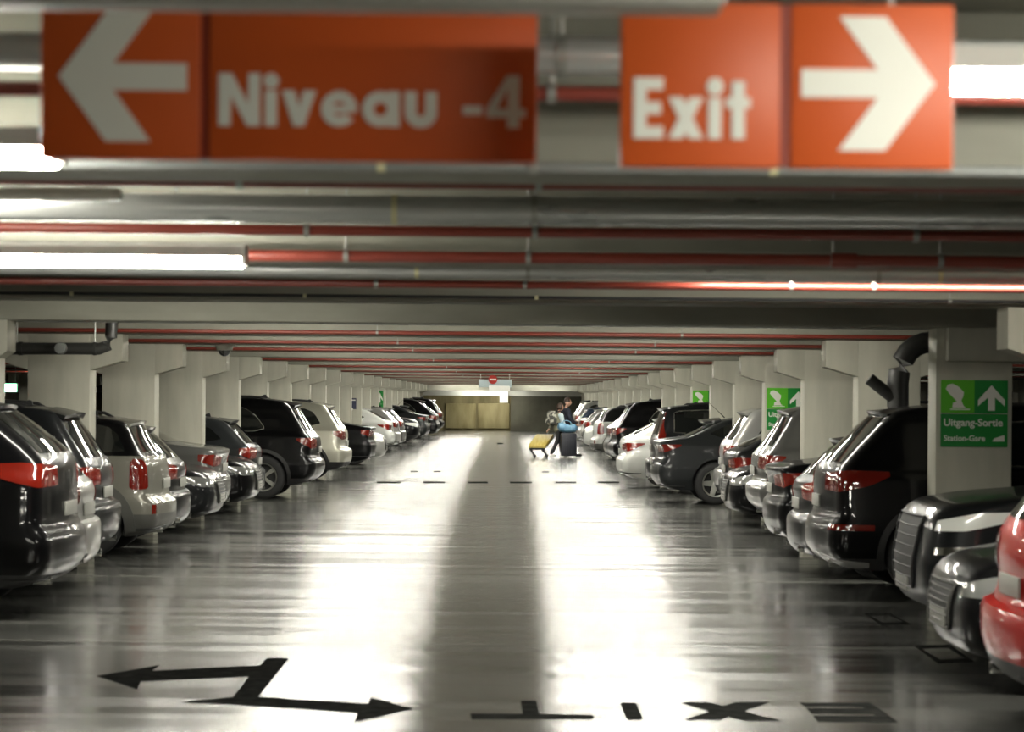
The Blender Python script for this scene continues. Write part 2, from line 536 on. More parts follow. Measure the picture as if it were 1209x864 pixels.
def glyph(ch):
    T, X = .225, .68                           # stem, x-height; cap height 1
    R = X / 2
    if ch == 'N': return [rc(0, 0, T, 1), rc(.55, 0, .55 + T, 1), [(0, 1), (T + .02, 1), (.55 + T, 0), (.55 - .02, 0)]], .55 + T
    if ch == 'i': return [rc(0, 0, T, X)] + ringpoly(T / 2, .86, .145, 0.001, 0, 360, 20), T
    if ch == 'v': return [[(0, X), (.24, X), (.42, 0), (.22, 0)], [(.40, X), (.64, X), (.42, 0), (.22, 0)]], .64
    if ch == 'e': return ringpoly(R, R, R, R - T + .02, 0, 322) + [rc(.05, R - .075, 2 * R - .02, R + .06)], 2 * R
    if ch == 'a': return ringpoly(R, R, R, R - T + .01, 0, 360) + [rc(2 * R - T + .02, 0, 2 * R + .02, X)], 2 * R + .02
    if ch == 'u': return [rc(0, .28, T, X), rc(.38, .28, .38 + T, X)] + ringpoly((.38 + T) / 2, .29, (.38 + T) / 2, (.38 + T) / 2 - T, 180, 360), .38 + T
    if ch == '-': return [rc(.0, .25, .36, .42)], .36
    if ch == '4': return [rc(.38, 0, .38 + T, 1), rc(0, .2, .72, .37), [(0, .37), (.19, .37), (.50, 1), (.38, 1)]], .72
    if ch == 'E': return [rc(0, 0, T, 1), rc(0, 0, .52, .2), rc(0, .4, .48, .6), rc(0, .8, .52, 1)], .52
    if ch == 'x': return [[(0, 0), (.25, 0), (.62, X), (.37, X)], [(.37, 0), (.62, 0), (.25, X), (0, X)]], .62
    if ch == 't': return [rc(.1, 0, .1 + T, .95), rc(0, X - .17, .42, X)], .42
    return [], .3


def word(name, s, x, z, h, y, m, parent, gap=.09, fit=None):
    bm = bmesh.new()
    w = cnt = 0
    gl_ = []
    for ch in s:
        g, a = glyph(ch)
        gl_.append((g, w)); w += a + gap
    w -= gap
    sx = h if fit is None else fit / w
    for g, ox in gl_:
        for poly in g:
            cnt += 1
            add_prism(bm, [(x + (px + ox) * sx, z + pz * h) for px, pz in poly], y, y - .003 - .00007 * (cnt % 37))
    return from_bm(name, bm, m, parent, smooth=False)


def arrow_poly(cx, cz, w, h, left=True, t=.21):
    """fat arrow with swept barbs inside a box w x h"""
    s = -1 if left else 1
    P = [(.5, 0), (.13, .5), (-.22, .5), (.07, .105), (-.5, .105), (-.5, -.105), (.07, -.105), (-.22, -.5), (.13, -.5)]
    return [(cx + s * a * w, cz + b * h) for a, b in P]


def hanging_sign(px0, px1, split, pyt, pyb, z, label, wd, arrow, left):
    a, b = at(px0, (pyt + pyb) / 2, z), at(px1, (pyt + pyb) / 2, z)
    x0, x1 = a.x, b.x
    zt, zb = at((px0 + px1) / 2, pyt, z).z, at((px0 + px1) / 2, pyb, z).z
    xs0, xs1 = at(split[0], 100, z).x, at(split[1], 100, z).x
    r = empty('hanging_sign', ((x0 + x1) / 2, z, zb), 0, label, 'sign', 'orange direction signs hung from the ceiling')
    ox, oz = (x0 + x1) / 2, zb
    for u, v in ((x0, xs0), (xs1, x1)):
        bm = bmesh.new(); add_box(bm, (u - ox, 0, 0), (v - ox, .05, zt - zb), bev=.004)
        from_bm('sign_panel', bm, M['orange'], r)
    bm = bmesh.new(); add_box(bm, (xs0 - ox - .002, .006, .002), (xs1 - ox + .002, .044, zt - zb - .002))
    from_bm('joint_strip', bm, M['orange_dark'], r, smooth=False)
    # lettering
    q0, q1 = at(wd[1], wd[4], z), at(wd[2], wd[3], z)
    zb_ = at((wd[1] + wd[2]) / 2, wd[4], z).z - oz
    zt_ = at((wd[1] + wd[2]) / 2, wd[3], z).z - oz
    word('lettering', wd[0], q0.x - ox, zb_, zt_ - zb_, -.0005, M['sign_white'], r, fit=q1.x - q0.x)
    p0, p1 = at(arrow[0], (arrow[2] + arrow[3]) / 2, z), at(arrow[1], (arrow[2] + arrow[3]) / 2, z)
    z0, z1 = at((arrow[0] + arrow[1]) / 2, arrow[3], z).z, at((arrow[0] + arrow[1]) / 2, arrow[2], z).z
    bm = bmesh.new()
    add_prism(bm, arrow_poly((p0.x + p1.x) / 2 - ox, (z0 + z1) / 2 - oz, p1.x - p0.x, z1 - z0, left), -.0005, -.0035)
    from_bm('arrow', bm, M['sign_white'], r, smooth=False)
    for u in (x0 + .12, x1 - .12):
        bm = bmesh.new(); add_tube(bm, [(u - ox, .025, zt - zb - .01), (u - ox, .025, SLAB - oz)], .006, 8)
        from_bm('hanger', bm, M['hanger'], r)
    return r


hanging_sign(47.5, 634, (236, 247), 12, 189, 5.36, 'orange hanging sign reading Niveau -4 with an arrow pointing away from Exit',
             ('Niveau -4', 258, 621, 88, 150), (69, 221, 14, 167), True)
hanging_sign(733, 1126, (921, 934), 4, 198, 4.9, 'orange hanging sign reading Exit with an arrow', ('Exit', 748, 886, 92, 164), (946, 1104, 20, 178), False)


def text_mesh(name, s, h, m, parent, loc, bold=.02, width=None):
    cu = bpy.data.curves.new(name, 'FONT')
    cu.body = s
    cu.size = 1
    cu.offset = bold
    cu.extrude = .004
    o = bpy.data.objects.new(name, cu)
    C.objects.link(o)
    bpy.context.view_layer.update()
    me = bpy.data.meshes.new_from_object(o.evaluated_get(bpy.context.evaluated_depsgraph_get()))
    bpy.data.objects.remove(o)
    xs = [v.co.x for v in me.vertices]
    w = max(xs) - min(xs)
    sx = h / .72 if width is None else width / w
    for v in me.vertices:
        v.co = Vector(((v.co.x - min(xs)) * sx, -v.co.z * .5, v.co.y * h / .72))
    me.materials.clear()
    return from_mesh(name, me, m, parent, smooth=False, loc=loc)


def column_sign(k, side, label, w=.60, h=.60, group='green way out signs on the pillars', dx=None, top=None, detail=True):
    z = ZC1 + SP * k - .2 - .022
    w0 = .66
    cx = (DL - .33) if side < 0 else (DR + .33)
    zb = (1.94 if top is None else top) - h
    r = empty('pillar_sign', (cx + (dx or 0), z, zb), 0, label, 'sign', group)
    bm = bmesh.new(); add_box(bm, (-w / 2, 0, h * .5 + .004), (0, .02, h))
    from_bm('bright_panel', bm, M['green_bright'], r, smooth=False)
    bm = bmesh.new(); add_box(bm, (0, 0, h * .5 + .004), (w / 2, .02, h))
    from_bm('arrow_panel', bm, M['green'], r, smooth=False)
    bm = bmesh.new(); add_box(bm, (-w / 2, 0, 0), (w / 2, .02, h * .5 - .004))
    from_bm('text_panel', bm, M['green'], r, smooth=False)
    bm = bmesh.new()
    A = [(0, .5), (.5, -.08), (.5, -.32), (.13, .02), (.13, -.5), (-.13, -.5), (-.13, .02), (-.5, -.32), (-.5, -.08)]
    add_prism(bm, [(w * .255 + a * w * .40, h * .735 + b * h * .38) for a, b in A], 0, -.003)
    from_bm('arrow', bm, M['sign_white'], r, smooth=False)
    # hand holding a ticket over a line of small print
    bm = bmesh.new()
    fist = [(-.43, .87), (-.40, .93), (-.33, .945), (-.24, .90), (-.16, .82), (-.17, .75), (-.20, .69), (-.26, .675), (-.31, .73), (-.38, .80)]
    add_prism(bm, [(a * w, b * h) for a, b in fist], 0, -.003)
    add_prism(bm, [(a * w, b * h) for a, b in [(-.32, .66), (-.20, .70), (-.16, .61), (-.12, .585), (-.33, .585)]], 0, -.003)
    add_box(bm, (-.36 * w, -.003, .553 * h), (-.07 * w, 0, .572 * h))
    from_bm('ticket_pictogram', bm, M['sign_white'], r, smooth=False)
    text_mesh('lettering', 'Uitgang-Sortie', h * .11, M['sign_white'], r, (-w * .455, 0, h * .315), .022, w * .88)
    text_mesh('lettering', 'Station-Gare', h * .085, M['sign_white'], r, (-w * .455, 0, h * .09), .018, w * .62)
    bm = bmesh.new()
    add_prism(bm, [(a * w, b * h) for a, b in [(.27, .085), (.30, .13), (.45, .18), (.455, .085)]], 0, -.003)
    from_bm('train_pictogram', bm, M['sign_white'], r, smooth=False)
    return r


column_sign(0, 1, 'large green Uitgang-Sortie sign on the first pillar under the Exit sign', .575, .575, dx=.0)
column_sign(3, 1, 'green Uitgang-Sortie sign partly hidden behind a grey car tailgate', .60, .60, top=1.93)
column_sign(6, 1, 'small distant green sign above the dark tall minivan', .62, .60, top=1.94)
# signs far down the Niveau side
column_sign(14, -1, 'narrow distant green sign on a pillar under the Niveau sign', .50, .95, dx=.0, top=1.98)
r = empty('pillar_sign', at(418, 483, ZC1 + SP * 11 - .225), 0, 'small dark navy sign on a distant pillar above the black saloon', 'sign')
bm = bmesh.new(); add_box(bm, (-.13, 0, 0), (.13, .02, .33)); from_bm('sign_panel', bm, M['navy_sign'], r, smooth=False)
bm = bmesh.new()
add_box(bm, (-.105, -.003, .255), (.105, 0, .285))
add_lathe(bm, [(.04, 0), (.04, -.003)], 14)
for v in bm.verts:
    pass
from_bm('symbol', bm, M['sign_white'], r, smooth=False)
r.location.x = DL - .28

# no entry box sign far down the aisle
zz = 70.5
p0 = at(565, 457, zz); p1 = at(604, 448, zz)
r = empty('no_entry_sign', ((p0.x + p1.x) / 2, zz, p0.z), 0, 'grey and white hanging box sign with a red no entry disc', 'sign')
ox, oz = r.location.x, r.location.z
bm = bmesh.new(); add_box(bm, (p0.x - ox, 0, 0), (p1.x - ox, .1, p1.z - oz), bev=.01); from_bm('sign_panel', bm, M['greyblue'], r)
a, b = at(577, 462, zz), at(602, 455.5, zz)
bm = bmesh.new(); add_box(bm, (a.x - ox, -.04, a.z - oz), (b.x - ox, .1, b.z - oz), bev=.01); from_bm('light_box', bm, M['white'], r)
c = at(582, 448, zz)
bm = bmesh.new(); add_lathe(bm, [(.123, -.04), (.123, 0.0)], 28)
d = from_bm('no_entry_disc', bm, M['sign_red'], r, loc=(c.x - ox, 0, c.z - oz))
bm = bmesh.new(); add_box(bm, (-.09, -.05, -.021), (.09, -.03, .021)); from_bm('bar', bm, M['sign_white'], d, smooth=False)
for x in (-.4, .4):
    bm = bmesh.new(); add_tube(bm, [(x, .05, p1.z - oz), (x, .05, SLAB - oz)], .012, 6)
    from_bm('hanger', bm, M['hanger'], r)

# lit exit sign beyond the cars
c = at(8, 458, 46)
r = empty('exit_sign', (c.x, c.y, c.z - .08), 0, 'small lit green escape sign beyond the first black car', 'sign')
bm = bmesh.new(); add_box(bm, (-.2, 0, 0), (.2, .06, .17), bev=.01); from_bm('housing', bm, M['white'], r)
bm = bmesh.new(); add_box(bm, (-.18, -.004, .015), (.18, 0, .155)); from_bm('lit_face', bm, M['exit_green'], r, smooth=False)
for x in (-.15, .15):
    bm = bmesh.new(); add_tube(bm, [(x, .03, .16), (x, .03, SLAB - c.z + .08)], .006, 6)
    from_bm('hanger', bm, M['hanger'], r)


# ------------------------------------------------------------------ floor markings
def flat(bm, pts, h=.002):
    vs = [bm.verts.new(onfloor(px, py, 0) + Vector((0, 0, h))) for px, py in pts]
    ws = [bm.verts.new(v.co - Vector((0, 0, h - .0002))) for v in vs]
    bm.faces.new(vs)
    n = len(vs)
    for i in range(n): bm.faces.new((vs[i], ws[i], ws[(i + 1) % n], vs[(i + 1) % n]))


bm = bmesh.new()
flat(bm, [(114.5, 798), (187.7, 785.5), (179, 792), (306.8, 785.5), (315, 777), (341, 777), (304.7, 822.7), (276, 824), (275.8, 822), (294, 798.5), (166, 804.5), (162, 813.6)])
flat(bm, [(276, 823), (304.7, 822.7), (435, 831), (437, 822.7), (487, 837), (418, 852.5), (422.6, 841.5), (275.8, 832), (212, 829)], .0022)
o = from_bm('floor_arrow', bm, M['mark'], smooth=False)
props(o, 'dark painted forked arrow with two heads on the grey floor', 'floor marking')
r = empty('floor_lettering', onfloor(806, 845), 0, 'dark painted word EXIT on the floor, facing drivers coming the other way', 'floor marking')
for polys in ([[(555.5, 842.5), (616, 842.8), (636, 843), (700.5, 844), (701, 849), (557, 849)], [(615, 827.5), (633, 827.5), (636.5, 843), (617.5, 842.8)]],
              [[(732, 829.5), (751, 829.5), (760, 849.5), (740, 849.5)]],
              [[(800, 829), (838, 829), (922, 851), (878, 851)], [(868, 829), (908, 829), (850, 850), (808, 850)]],
              [[(944, 829.5), (1027, 830), (1036, 834.5), (950, 834)], [(952, 836), (1038, 836.5), (1047, 843), (958, 842.5)], [(960, 845), (1049, 845.5), (1060, 852.5), (966, 852)], [(1014, 830), (1027, 830), (1060, 852.5), (1044, 852.4)]]):
    bm = bmesh.new()
    for i_, q in enumerate(polys): flat(bm, q, .002 + .0004 * i_)
    for v in bm.verts: v.co -= r.location
    from_bm('letter', bm, M['mark'], r, smooth=False)
for q, l in (([(1078, 762), (1122, 761), (1150, 781), (1108, 783)], 'dark painted rectangle on the floor beside the low black car nose'),
             ([(1020, 724), (1050, 723), (1075, 737), (1040, 738)], 'dark painted rectangle on the floor beside the black car with bright headlight')):
    bm = bmesh.new()
    c = [sum(p[0] for p in q) / 4, sum(p[1] for p in q) / 4]
    inn = [(c[0] + (a - c[0]) * .72, c[1] + (b - c[1]) * .6) for a, b in q]
    for i in range(4): flat(bm, [q[i], q[(i + 1) % 4], inn[(i + 1) % 4], inn[i]])
    props(from_bm('bay_marking', bm, M['mark'], smooth=False), l, 'floor marking', 'bay outlines on the floor')
for x0, x1 in ((445, 473), (500, 525), (552, 576), (602, 628), (656, 680), (706, 731)):
    bm = bmesh.new()
    flat(bm, [(x0, 568.6), (x1, 568.6), (x1, 570.4), (x0, 570.4)])
    props(from_bm('lane_dash', bm, M['mark'], smooth=False), 'dark dash in the dashed line crossing the aisle', 'floor marking', 'dashes of the line crossing the aisle')
for x0, x1, y in ((485, 493, 556.5), (512, 520, 556.5), (640, 648, 557), (587, 594, 523.5)):
    bm = bmesh.new()
    flat(bm, [(x0, y - .7), (x1, y - .7), (x1, y + .7), (x0, y + .7)])
    props(from_bm('floor_patch', bm, M['mark'], smooth=False), 'tiny dark patch on the shiny aisle floor beyond the dashed line', 'floor marking', 'small patches on the aisle floor')


# ------------------------------------------------------------------ cars
def pchip(pts):
    z = np.array([p[0] for p in pts], float); x = np.array([p[1] for p in pts], float)
    h = np.diff(z); d = np.diff(x) / h
    m = np.zeros_like(x)
    for i in range(1, len(x) - 1):
        if d[i - 1] * d[i] > 0:
            w1, w2 = 2 * h[i] + h[i - 1], h[i] + 2 * h[i - 1]
            m[i] = (w1 + w2) / (w1 / d[i - 1] + w2 / d[i])
    m[0], m[-1] = d[0], d[-1]

    def f(q):
        q = np.clip(q, z[0], z[-1])
        i = np.clip(np.searchsorted(z, q) - 1, 0, len(h) - 1)
        t = (q - z[i]) / h[i]
        return ((1 + 2 * t) * (1 - t) ** 2 * x[i] + t * (1 - t) ** 2 * h[i] * m[i] + t * t * (3 - 2 * t) * x[i + 1] + t * t * (t - 1) * h[i] * m[i + 1])
    return f


class Shape:
    def __init__(s, S):
        s.S = S
        s.fr = pchip([(z, x) for x, z in S['rear']])
        s.ff = pchip([(z, S['L'] - x) for x, z in S['front']])
        s.fw = pchip(S['width'])
        s.z0 = max(S['rear'][0][1], S['front'][0][1], S['width'][0][0])
        s.z1 = min(S['rear'][-1][1], S['front'][-1][1], S['width'][-1][0])
        s.n = (8, 10, 26, 10, 8)

    def half(s, z):
        S = s.S
        xr, xf, w = float(s.fr(z)), float(s.ff(z)), float(s.fw(z))
        L = xf - xr
        kr = w / S['W']
        br, ar, bow = min(S.get('br', .20) * kr, w * .6), min(S.get('ar', .17), .25 * L), S.get('bow', .13) * kr
        bf, af, bowf = min(S.get('bf', .42) * kr, w * .7), min(S.get('af', .38), .3 * L), S.get('bowf', .10) * kr
        X, Y = [], []
        for i in range(s.n[0]):
            y = (w - br) * i / s.n[0]; Y.append(y); X.append(xr + bow * (y / w) ** 2)
        xb = xr + bow * ((w - br) / w) ** 2
        for i in range(s.n[1]):
            a = PI / 2 * i / (s.n[1] - 1)
            Y.append(w - br + br * math.sin(a) ** .85); X.append(xb + ar * (1 - math.cos(a) ** .85) if i < s.n[1] - 1 else xb + ar)
        xfb = xf - bowf * ((w - bf) / w) ** 2
        for i in range(1, s.n[2] + 1):
            X.append(xb + ar + (xfb - af - xb - ar) * i / (s.n[2] + 1)); Y.append(w)
        for i in range(s.n[3]):
            a = PI / 2 * (1 - i / (s.n[3] - 1))
            Y.append(w - bf + bf * math.sin(a) ** .85); X.append(xfb - af * (1 - math.cos(a) ** .85) if i else xfb - af)
        for i in range(s.n[4] - 1, -1, -1):
            y = (w - bf) * i / s.n[4]; Y.append(y); X.append(xf - bowf * (y / w) ** 2)
        return np.array(X), np.array(Y)

    def side(s, x, z):
        X, Y = s.half(z)
        a, b = s.n[0], s.n[0] + s.n[1] + s.n[2] + s.n[3]
        return float(np.interp(x, X[a:b], Y[a:b]))

    def end(s, y, z, front=False):
        X, Y = s.half(z)
        if front:
            a = s.n[0] + s.n[1] + s.n[2] + 2
            return float(np.interp(y, Y[a:][::-1], X[a:][::-1]))
        b = s.n[0] + s.n[1]
        return float(np.interp(y, Y[:b], X[:b]))

    def wrap(s, y0, x1, u, z, front=False):
        X, Y = s.half(z)
        if front: X, Y = X[::-1], Y[::-1]
        a = np.concatenate([[0], np.cumsum(np.hypot(np.diff(X), np.diff(Y)))])
        h = len(X) // 2
        s0 = float(np.interp(y0, Y[:h], a[:h]))
        xx = X[:h] if not front else -X[:h]
        k = s.n[0] if not front else s.n[4]
        s1 = float(np.interp(x1 if not front else -x1, xx[k:], a[k:h]))
        q = s0 + (s1 - s0) * u
        return float(np.interp(q, a, X)), float(np.interp(q, a, Y))

    def body(s):
        zz = np.linspace(s.z0, s.z1, 3000)
        r, f, w = s.fr(zz), s.ff(zz), s.fw(zz)
        ds = np.sqrt(np.diff(zz) ** 2 + .5 * np.diff(r) ** 2 + .5 * np.diff(f) ** 2 + np.diff(w) ** 2)
        cum = np.concatenate([[0], np.cumsum(ds)])
        Z = np.interp(np.linspace(0, cum[-1], 84), cum, zz)
        bm = bmesh.new()
        rings = []
        for z in Z:
            X, Y = s.half(z)
            pts = [(x, y) for x, y in zip(X, Y)] + [(x, -y) for x, y in list(zip(X, Y))[-2:0:-1]]
            rings.append([bm.verts.new((x, y, z)) for x, y in pts])
        n = len(rings[0])
        for i in range(len(rings) - 1):
            for k in range(n):
                bm.faces.new((rings[i][k], rings[i][(k + 1) % n], rings[i + 1][(k + 1) % n], rings[i + 1][k]))
        bm.faces.new(rings[0][::-1]); bm.faces.new(rings[-1])
        return bm


def patch(grid, eps=.006, depth=.02, cx=2.0, cz=.6):
    """closed thin shell standing eps proud of a sampled surface grid [i][j]"""
    nu, nv = len(grid), len(grid[0])
    G = [[Vector(p) for p in row] for row in grid]
    bm = bmesh.new()
    top, low = [], []
    for i in range(nu):
        a, b = [], []
        for j in range(nv):
            du = G[min(i + 1, nu - 1)][j] - G[max(i - 1, 0)][j]
            dv = G[i][min(j + 1, nv - 1)] - G[i][max(j - 1, 0)]
            if dv.length < 1e-6:
                jj = 1 if j == 0 else nv - 2
                ii = min(max(i, 1), nu - 2)
                dv = G[ii][min(jj + 1, nv - 1)] - G[ii][max(jj - 1, 0)]
            n = du.cross(dv)
            if n.length < 1e-9: n = Vector((0, G[i][j].y, .01))
            n.normalize()
            out = G[i][j] - Vector((cx, 0, cz))
            if n.dot(out) < 0: n = -n
            a.append(bm.verts.new(G[i][j] + n * eps)); b.append(bm.verts.new(G[i][j] - n * (depth - eps)))
        top.append(a); low.append(b)
    for i in range(nu - 1):
        for j in range(nv - 1):
            bm.faces.new((top[i][j], top[i + 1][j], top[i + 1][j + 1], top[i][j + 1]))
            bm.faces.new((low[i][j], low[i][j + 1], low[i + 1][j + 1], low[i + 1][j]))
    for i in range(nu - 1):
        bm.faces.new((top[i][0], low[i][0], low[i + 1][0], top[i + 1][0]))
        bm.faces.new((top[i][-1], top[i + 1][-1], low[i + 1][-1], low[i][-1]))
    for j in range(nv - 1):
        bm.faces.new((top[0][j], top[0][j + 1], low[0][j + 1], low[0][j]))
        bm.faces.new((top[-1][j], low[-1][j], low[-1][j + 1], top[-1][j + 1]))
    bmesh.ops.remove_doubles(bm, verts=bm.verts, dist=1e-5)
    return bm


def lerp_curve(pts, u):
    return float(np.interp(u, [p[0] for p in pts], [p[1] for p in pts]))


def flip(bm):
    for v in bm.verts: v.co.y = -v.co.y
    return bm


def rim_bm(R, style):
    bm = bmesh.new()
    add_lathe(bm, [(R, -.06), (R, .045), (R - .012, .055), (R - .03, .048), (R - .035, -.06)], 32, close=True)
    add_lathe(bm, [(.055, -.02), (.06, .02), (.045, .035), (.02, .04)], 16)
    n = {0: 5, 1: 10, 2: 5}[style]
    for k in range(n):
        a = 2 * PI * k / n
        wd0, wd1 = (.032, .022) if style == 1 else (.05, .036)
        offs = (0,) if style != 2 else (-.09, .09)
        for of in offs:
            b = a + of
            d = Vector((math.cos(b), 0, math.sin(b))); e = Vector((-math.sin(b), 0, math.cos(b)))
            q = .02 if style == 2 else wd0
            vs = []
            for rr, ww, yy in ((.04, q, .03), (R - .02, q * .75 if style == 2 else wd1, .045)):
                for sgn in (-1, 1):
                    for dy in (0, -.03):
                        vs.append(bm.verts.new(d * rr + e * ww * sgn + Vector((0, yy + dy, 0))))
            for f in ((0, 2, 6, 4), (1, 5, 7, 3), (0, 4, 5, 1), (2, 3, 7, 6), (0, 1, 3, 2), (4, 6, 7, 5)):
                bm.faces.new([vs[i] for i in f])
    add_lathe(bm, [(R - .03, -.055), (.02, -.05)], 24, mi=1)
    return bm


def make_car(S):
    """a prototype: Empty with its parts; the far flank gets the mirrored parts"""
    sh = Shape(S)
    root = empty(S['name'], (0, 0, 0))
    L, W = S['L'], S['W']
    R = S['tyre']
    # body with wheel wells cut out
    bm = sh.body()
    me = bpy.data.meshes.new('body'); bmesh.ops.recalc_face_normals(bm, faces=bm.faces); bm.to_mesh(me); bm.free()
    o = bpy.data.objects.new('body', me); C.objects.link(o)
    cut = bmesh.new()
    for ax in (S['ra'], S['fa']):
        for sg in (-1, 1):
            b = bmesh.new()
            add_lathe(b, [(R + S.get('gap', .055), W - .30), (R + S.get('gap', .055), W + .3)], 40)
            for v in b.verts: v.co = Vector((v.co.x + ax, v.co.y * sg, v.co.z + R))
            bmesh.ops.recalc_face_normals(b, faces=b.faces)
            t = bpy.data.meshes.new('t'); b.to_mesh(t); b.free(); cut.from_mesh(t); bpy.data.meshes.remove(t)
    cm = bpy.data.meshes.new('cut'); cut.to_mesh(cm); cut.free()
    for pp in cm.polygons: pp.material_index = 0
    cm.materials.append(M['clad'])
    me.materials.append(PAINT['black'])
    co = bpy.data.objects.new('cut', cm); C.objects.link(co)
    md = o.modifiers.new('b', 'BOOLEAN'); md.operation = 'DIFFERENCE'; md.object = co; md.solver = 'EXACT'; md.material_mode = 'TRANSFER'
    bpy.context.view_layer.update()
    me2 = bpy.data.meshes.new_from_object(o.evaluated_get(bpy.context.evaluated_depsgraph_get()))
    bpy.data.objects.remove(o); bpy.data.objects.remove(co)
    me2.name = 'body'
    # cladding below a line
    idx = [m.name for m in me2.materials]
    while len(me2.materials) < 2: me2.materials.append(M['clad'])
    me2.materials[1] = M[S.get('clad_mat', 'clad')]
    cl = S.get('clad', 0)
    if cl:
        for pl in me2.polygons:
            if pl.center.z < cl: pl.material_index = 1
    if S.get('dark_top'):
        me2.materials.append(PAINT['black'])
        for pl in me2.polygons:
            if pl.center.z > S['dark_top']: pl.material_index = 2
    me2.shade_smooth(); me2.set_sharp_from_angle(angle=math.radians(32))
    bo = bpy.data.objects.new('body', me2); C.objects.link(bo); bo.parent = root

    def both(fn, name, m, parent=root):
        out = []
        for sg in (1, -1):
            b = fn()
            if sg < 0: flip(b)
            out.append(from_bm(name, b, m, parent))
        return out

    # side glass
    up, lo = S['glass_up'], S['glass_lo']       # (x,z) lists over the same x span
    xs = np.linspace(lo[0][0], lo[-1][0], 30)
    K = 7

    def sg_grid():
        g = []
        for x in xs:
            za, zb = lerp_curve(lo, x), lerp_curve(up, x)
            zb = max(zb, za + .002)
            g.append([(x, sh.side(x, za + (zb - za) * j / (K - 1)), za + (zb - za) * j / (K - 1)) for j in range(K)])
        return g
    both(lambda: patch(sg_grid(), .004, .02, L / 2, .6), 'side_window', M['glass'])
    if S.get('trim'):
        def trim():
            g = sg_grid()
            loop = [r_[0] for r_ in g] + g[-1][1:] + [r_[-1] for r_ in g][::-1][1:] + g[0][::-1][1:]
            b = bmesh.new()
            add_tube(b, [Vector(p) + Vector((0, .006, 0)) for p in loop], .011, 6, caps=False)
            return b
        both(trim, 'window_trim', M['chrome'])
    # rear and front glass
    for nm, zs, fr in (('rear_window', S['rglass'], False), ('windscreen', S['fglass'], True)):
        g = []
        for i in range(17):
            t = -1 + 2 * i / 16
            col = []
            for j in range(8):
                z = zs[0] + (zs[1] - zs[0]) * j / 7
                X, Y = sh.half(z)
                wmax = float(sh.fw(z)) * (.80 if not fr else .86)
                y = abs(t) * wmax
                col.append((sh.end(y, z, fr), math.copysign(y, t), z))
            g.append(col)
        from_bm(nm, patch(g, .005, .02, L / 2, .4), M['glass'], root)
    # lamps
    def wrapfn(y0, x1, zlo, zup, front, nu=18, nv=7, eps=.007):
        def fn():
            g = []
            for i in range(nu):
                u = i / (nu - 1)
                za, zb = lerp_curve(zlo, u), lerp_curve(zup, u)
                zb = max(zb, za + .003)
                col = []
                for j in range(nv):
                    z = za + (zb - za) * j / (nv - 1)
                    x, y = sh.wrap(y0, x1, u, z, front)
                    col.append((x, y, z))
                g.append(col)
            return patch(g, eps, .025, L / 2, .6)
        return fn
    for t in S['tail']:
        both(wrapfn(*t[:4], False), t[5] if len(t) > 5 else 'tail_light', M[t[4] if len(t) > 4 else 'lamp'])
    for t in S['head']:
        hs = both(wrapfn(*t[:4], True), t[5] if len(t) > 5 else 'headlight', M[t[4] if len(t) > 4 else 'head'])
    # grille (front), plates
    gz0, gz1, gy = S['grille']
    g = []
    for i in range(13):
        t = -1 + 2 * i / 12
        col = []
        for j in range(8):
            z = gz0 + (gz1 - gz0) * j / 7
            y = abs(t) * gy * (.82 + .18 * j / 7)
            col.append((sh.end(y, z, True), math.copysign(y, t), z))
        g.append(col)
    loop = [c_[0] for c_ in g] + g[-1][1:] + [c_[-1] for c_ in g][::-1][1:] + g[0][::-1][1:]
    gr = from_bm('grille', patch(g, .008, .03, L / 2, .6), M['clad'], root)
    b = bmesh.new()
    add_tube(b, [Vector(p) + Vector((.012, 0, 0)) for p in loop], .012, 6, caps=False)
    for j in range(1, 7, 1): add_tube(b, [Vector(c_[j]) + Vector((.012, 0, 0)) for c_ in g], .006, 5)
    from_bm('grille_bars', b, M[S.get('bars', 'greyclad')], gr)
    for nm, zc, fr in (('license_plate', S['plate'], False), ('license_plate', S.get('fplate', .42), True)):
        x = sh.end(0.0, zc, fr)
        x2 = [sh.end(0.0, zc - .055, fr), sh.end(0.0, zc + .055, fr), sh.end(.25, zc, fr)]
        b = bmesh.new()
        xx = max(x2 + [x]) if fr else min(x2 + [x])
        add_box(b, (xx - .008, -.26, zc - .055), (xx + .008, .26, zc + .055), bev=.004)
        from_bm(nm, b, M['plate'], root)
    # lower bumper insets
    both(wrapfn(.35, S['ra'] - R - .16, [(0, S.get('lip_z', (.30, .335))[0]), (1, S.get('lip_z', (.30, .335))[0])], [(0, S.get('lip_z', (.30, .335))[1]), (1, .31)], False, eps=.012), 'bumper_lip', M[S.get('lip', 'clad')])
    for t in S.get('reflector', ()):
        both(wrapfn(*t, False, 10, 4), 'bumper_reflector', M['lamp'])
    # tailgate ledge line and door seams: thin dark shut lines
    def seam(x, z0_, z1_):
        def fn():
            g = []
            for xx in (x, x + .008):
                g.append([(xx + S.get('lean', 0) * (z - z0_), sh.side(xx + S.get('lean', 0) * (z - z0_), z), z) for z in np.linspace(z0_, z1_, 10)])
            return patch(g, .0015, .01, L / 2, .6)
        return fn
    for x in S.get('seams', ()):
        both(seam(x, .36, S['belt']), 'door_seam', M['clad'])
    # arch trims
    if S.get('arch'):
        for ax in (S['ra'], S['fa']):
            def arch():
                g = []
                r0, r1 = R + S.get('gap', .055) - .006, R + S.get('gap', .055) + S['arch']
                for i in range(25):
                    a = -.12 + (PI + .24) * i / 24
                    col = []
                    for j in range(4):
                        rr = r0 + (r1 - r0) * j / 3
                        x, z = ax + rr * math.cos(a), R + rr * math.sin(a)
                        z = max(z, sh.z0 + .01)
                        col.append((x, sh.side(x, z), z))
                    g.append(col)
                return patch(g, .014, .03, ax, R)
            both(arch, 'wheel_arch_trim', M[S.get('clad_mat', 'clad')])
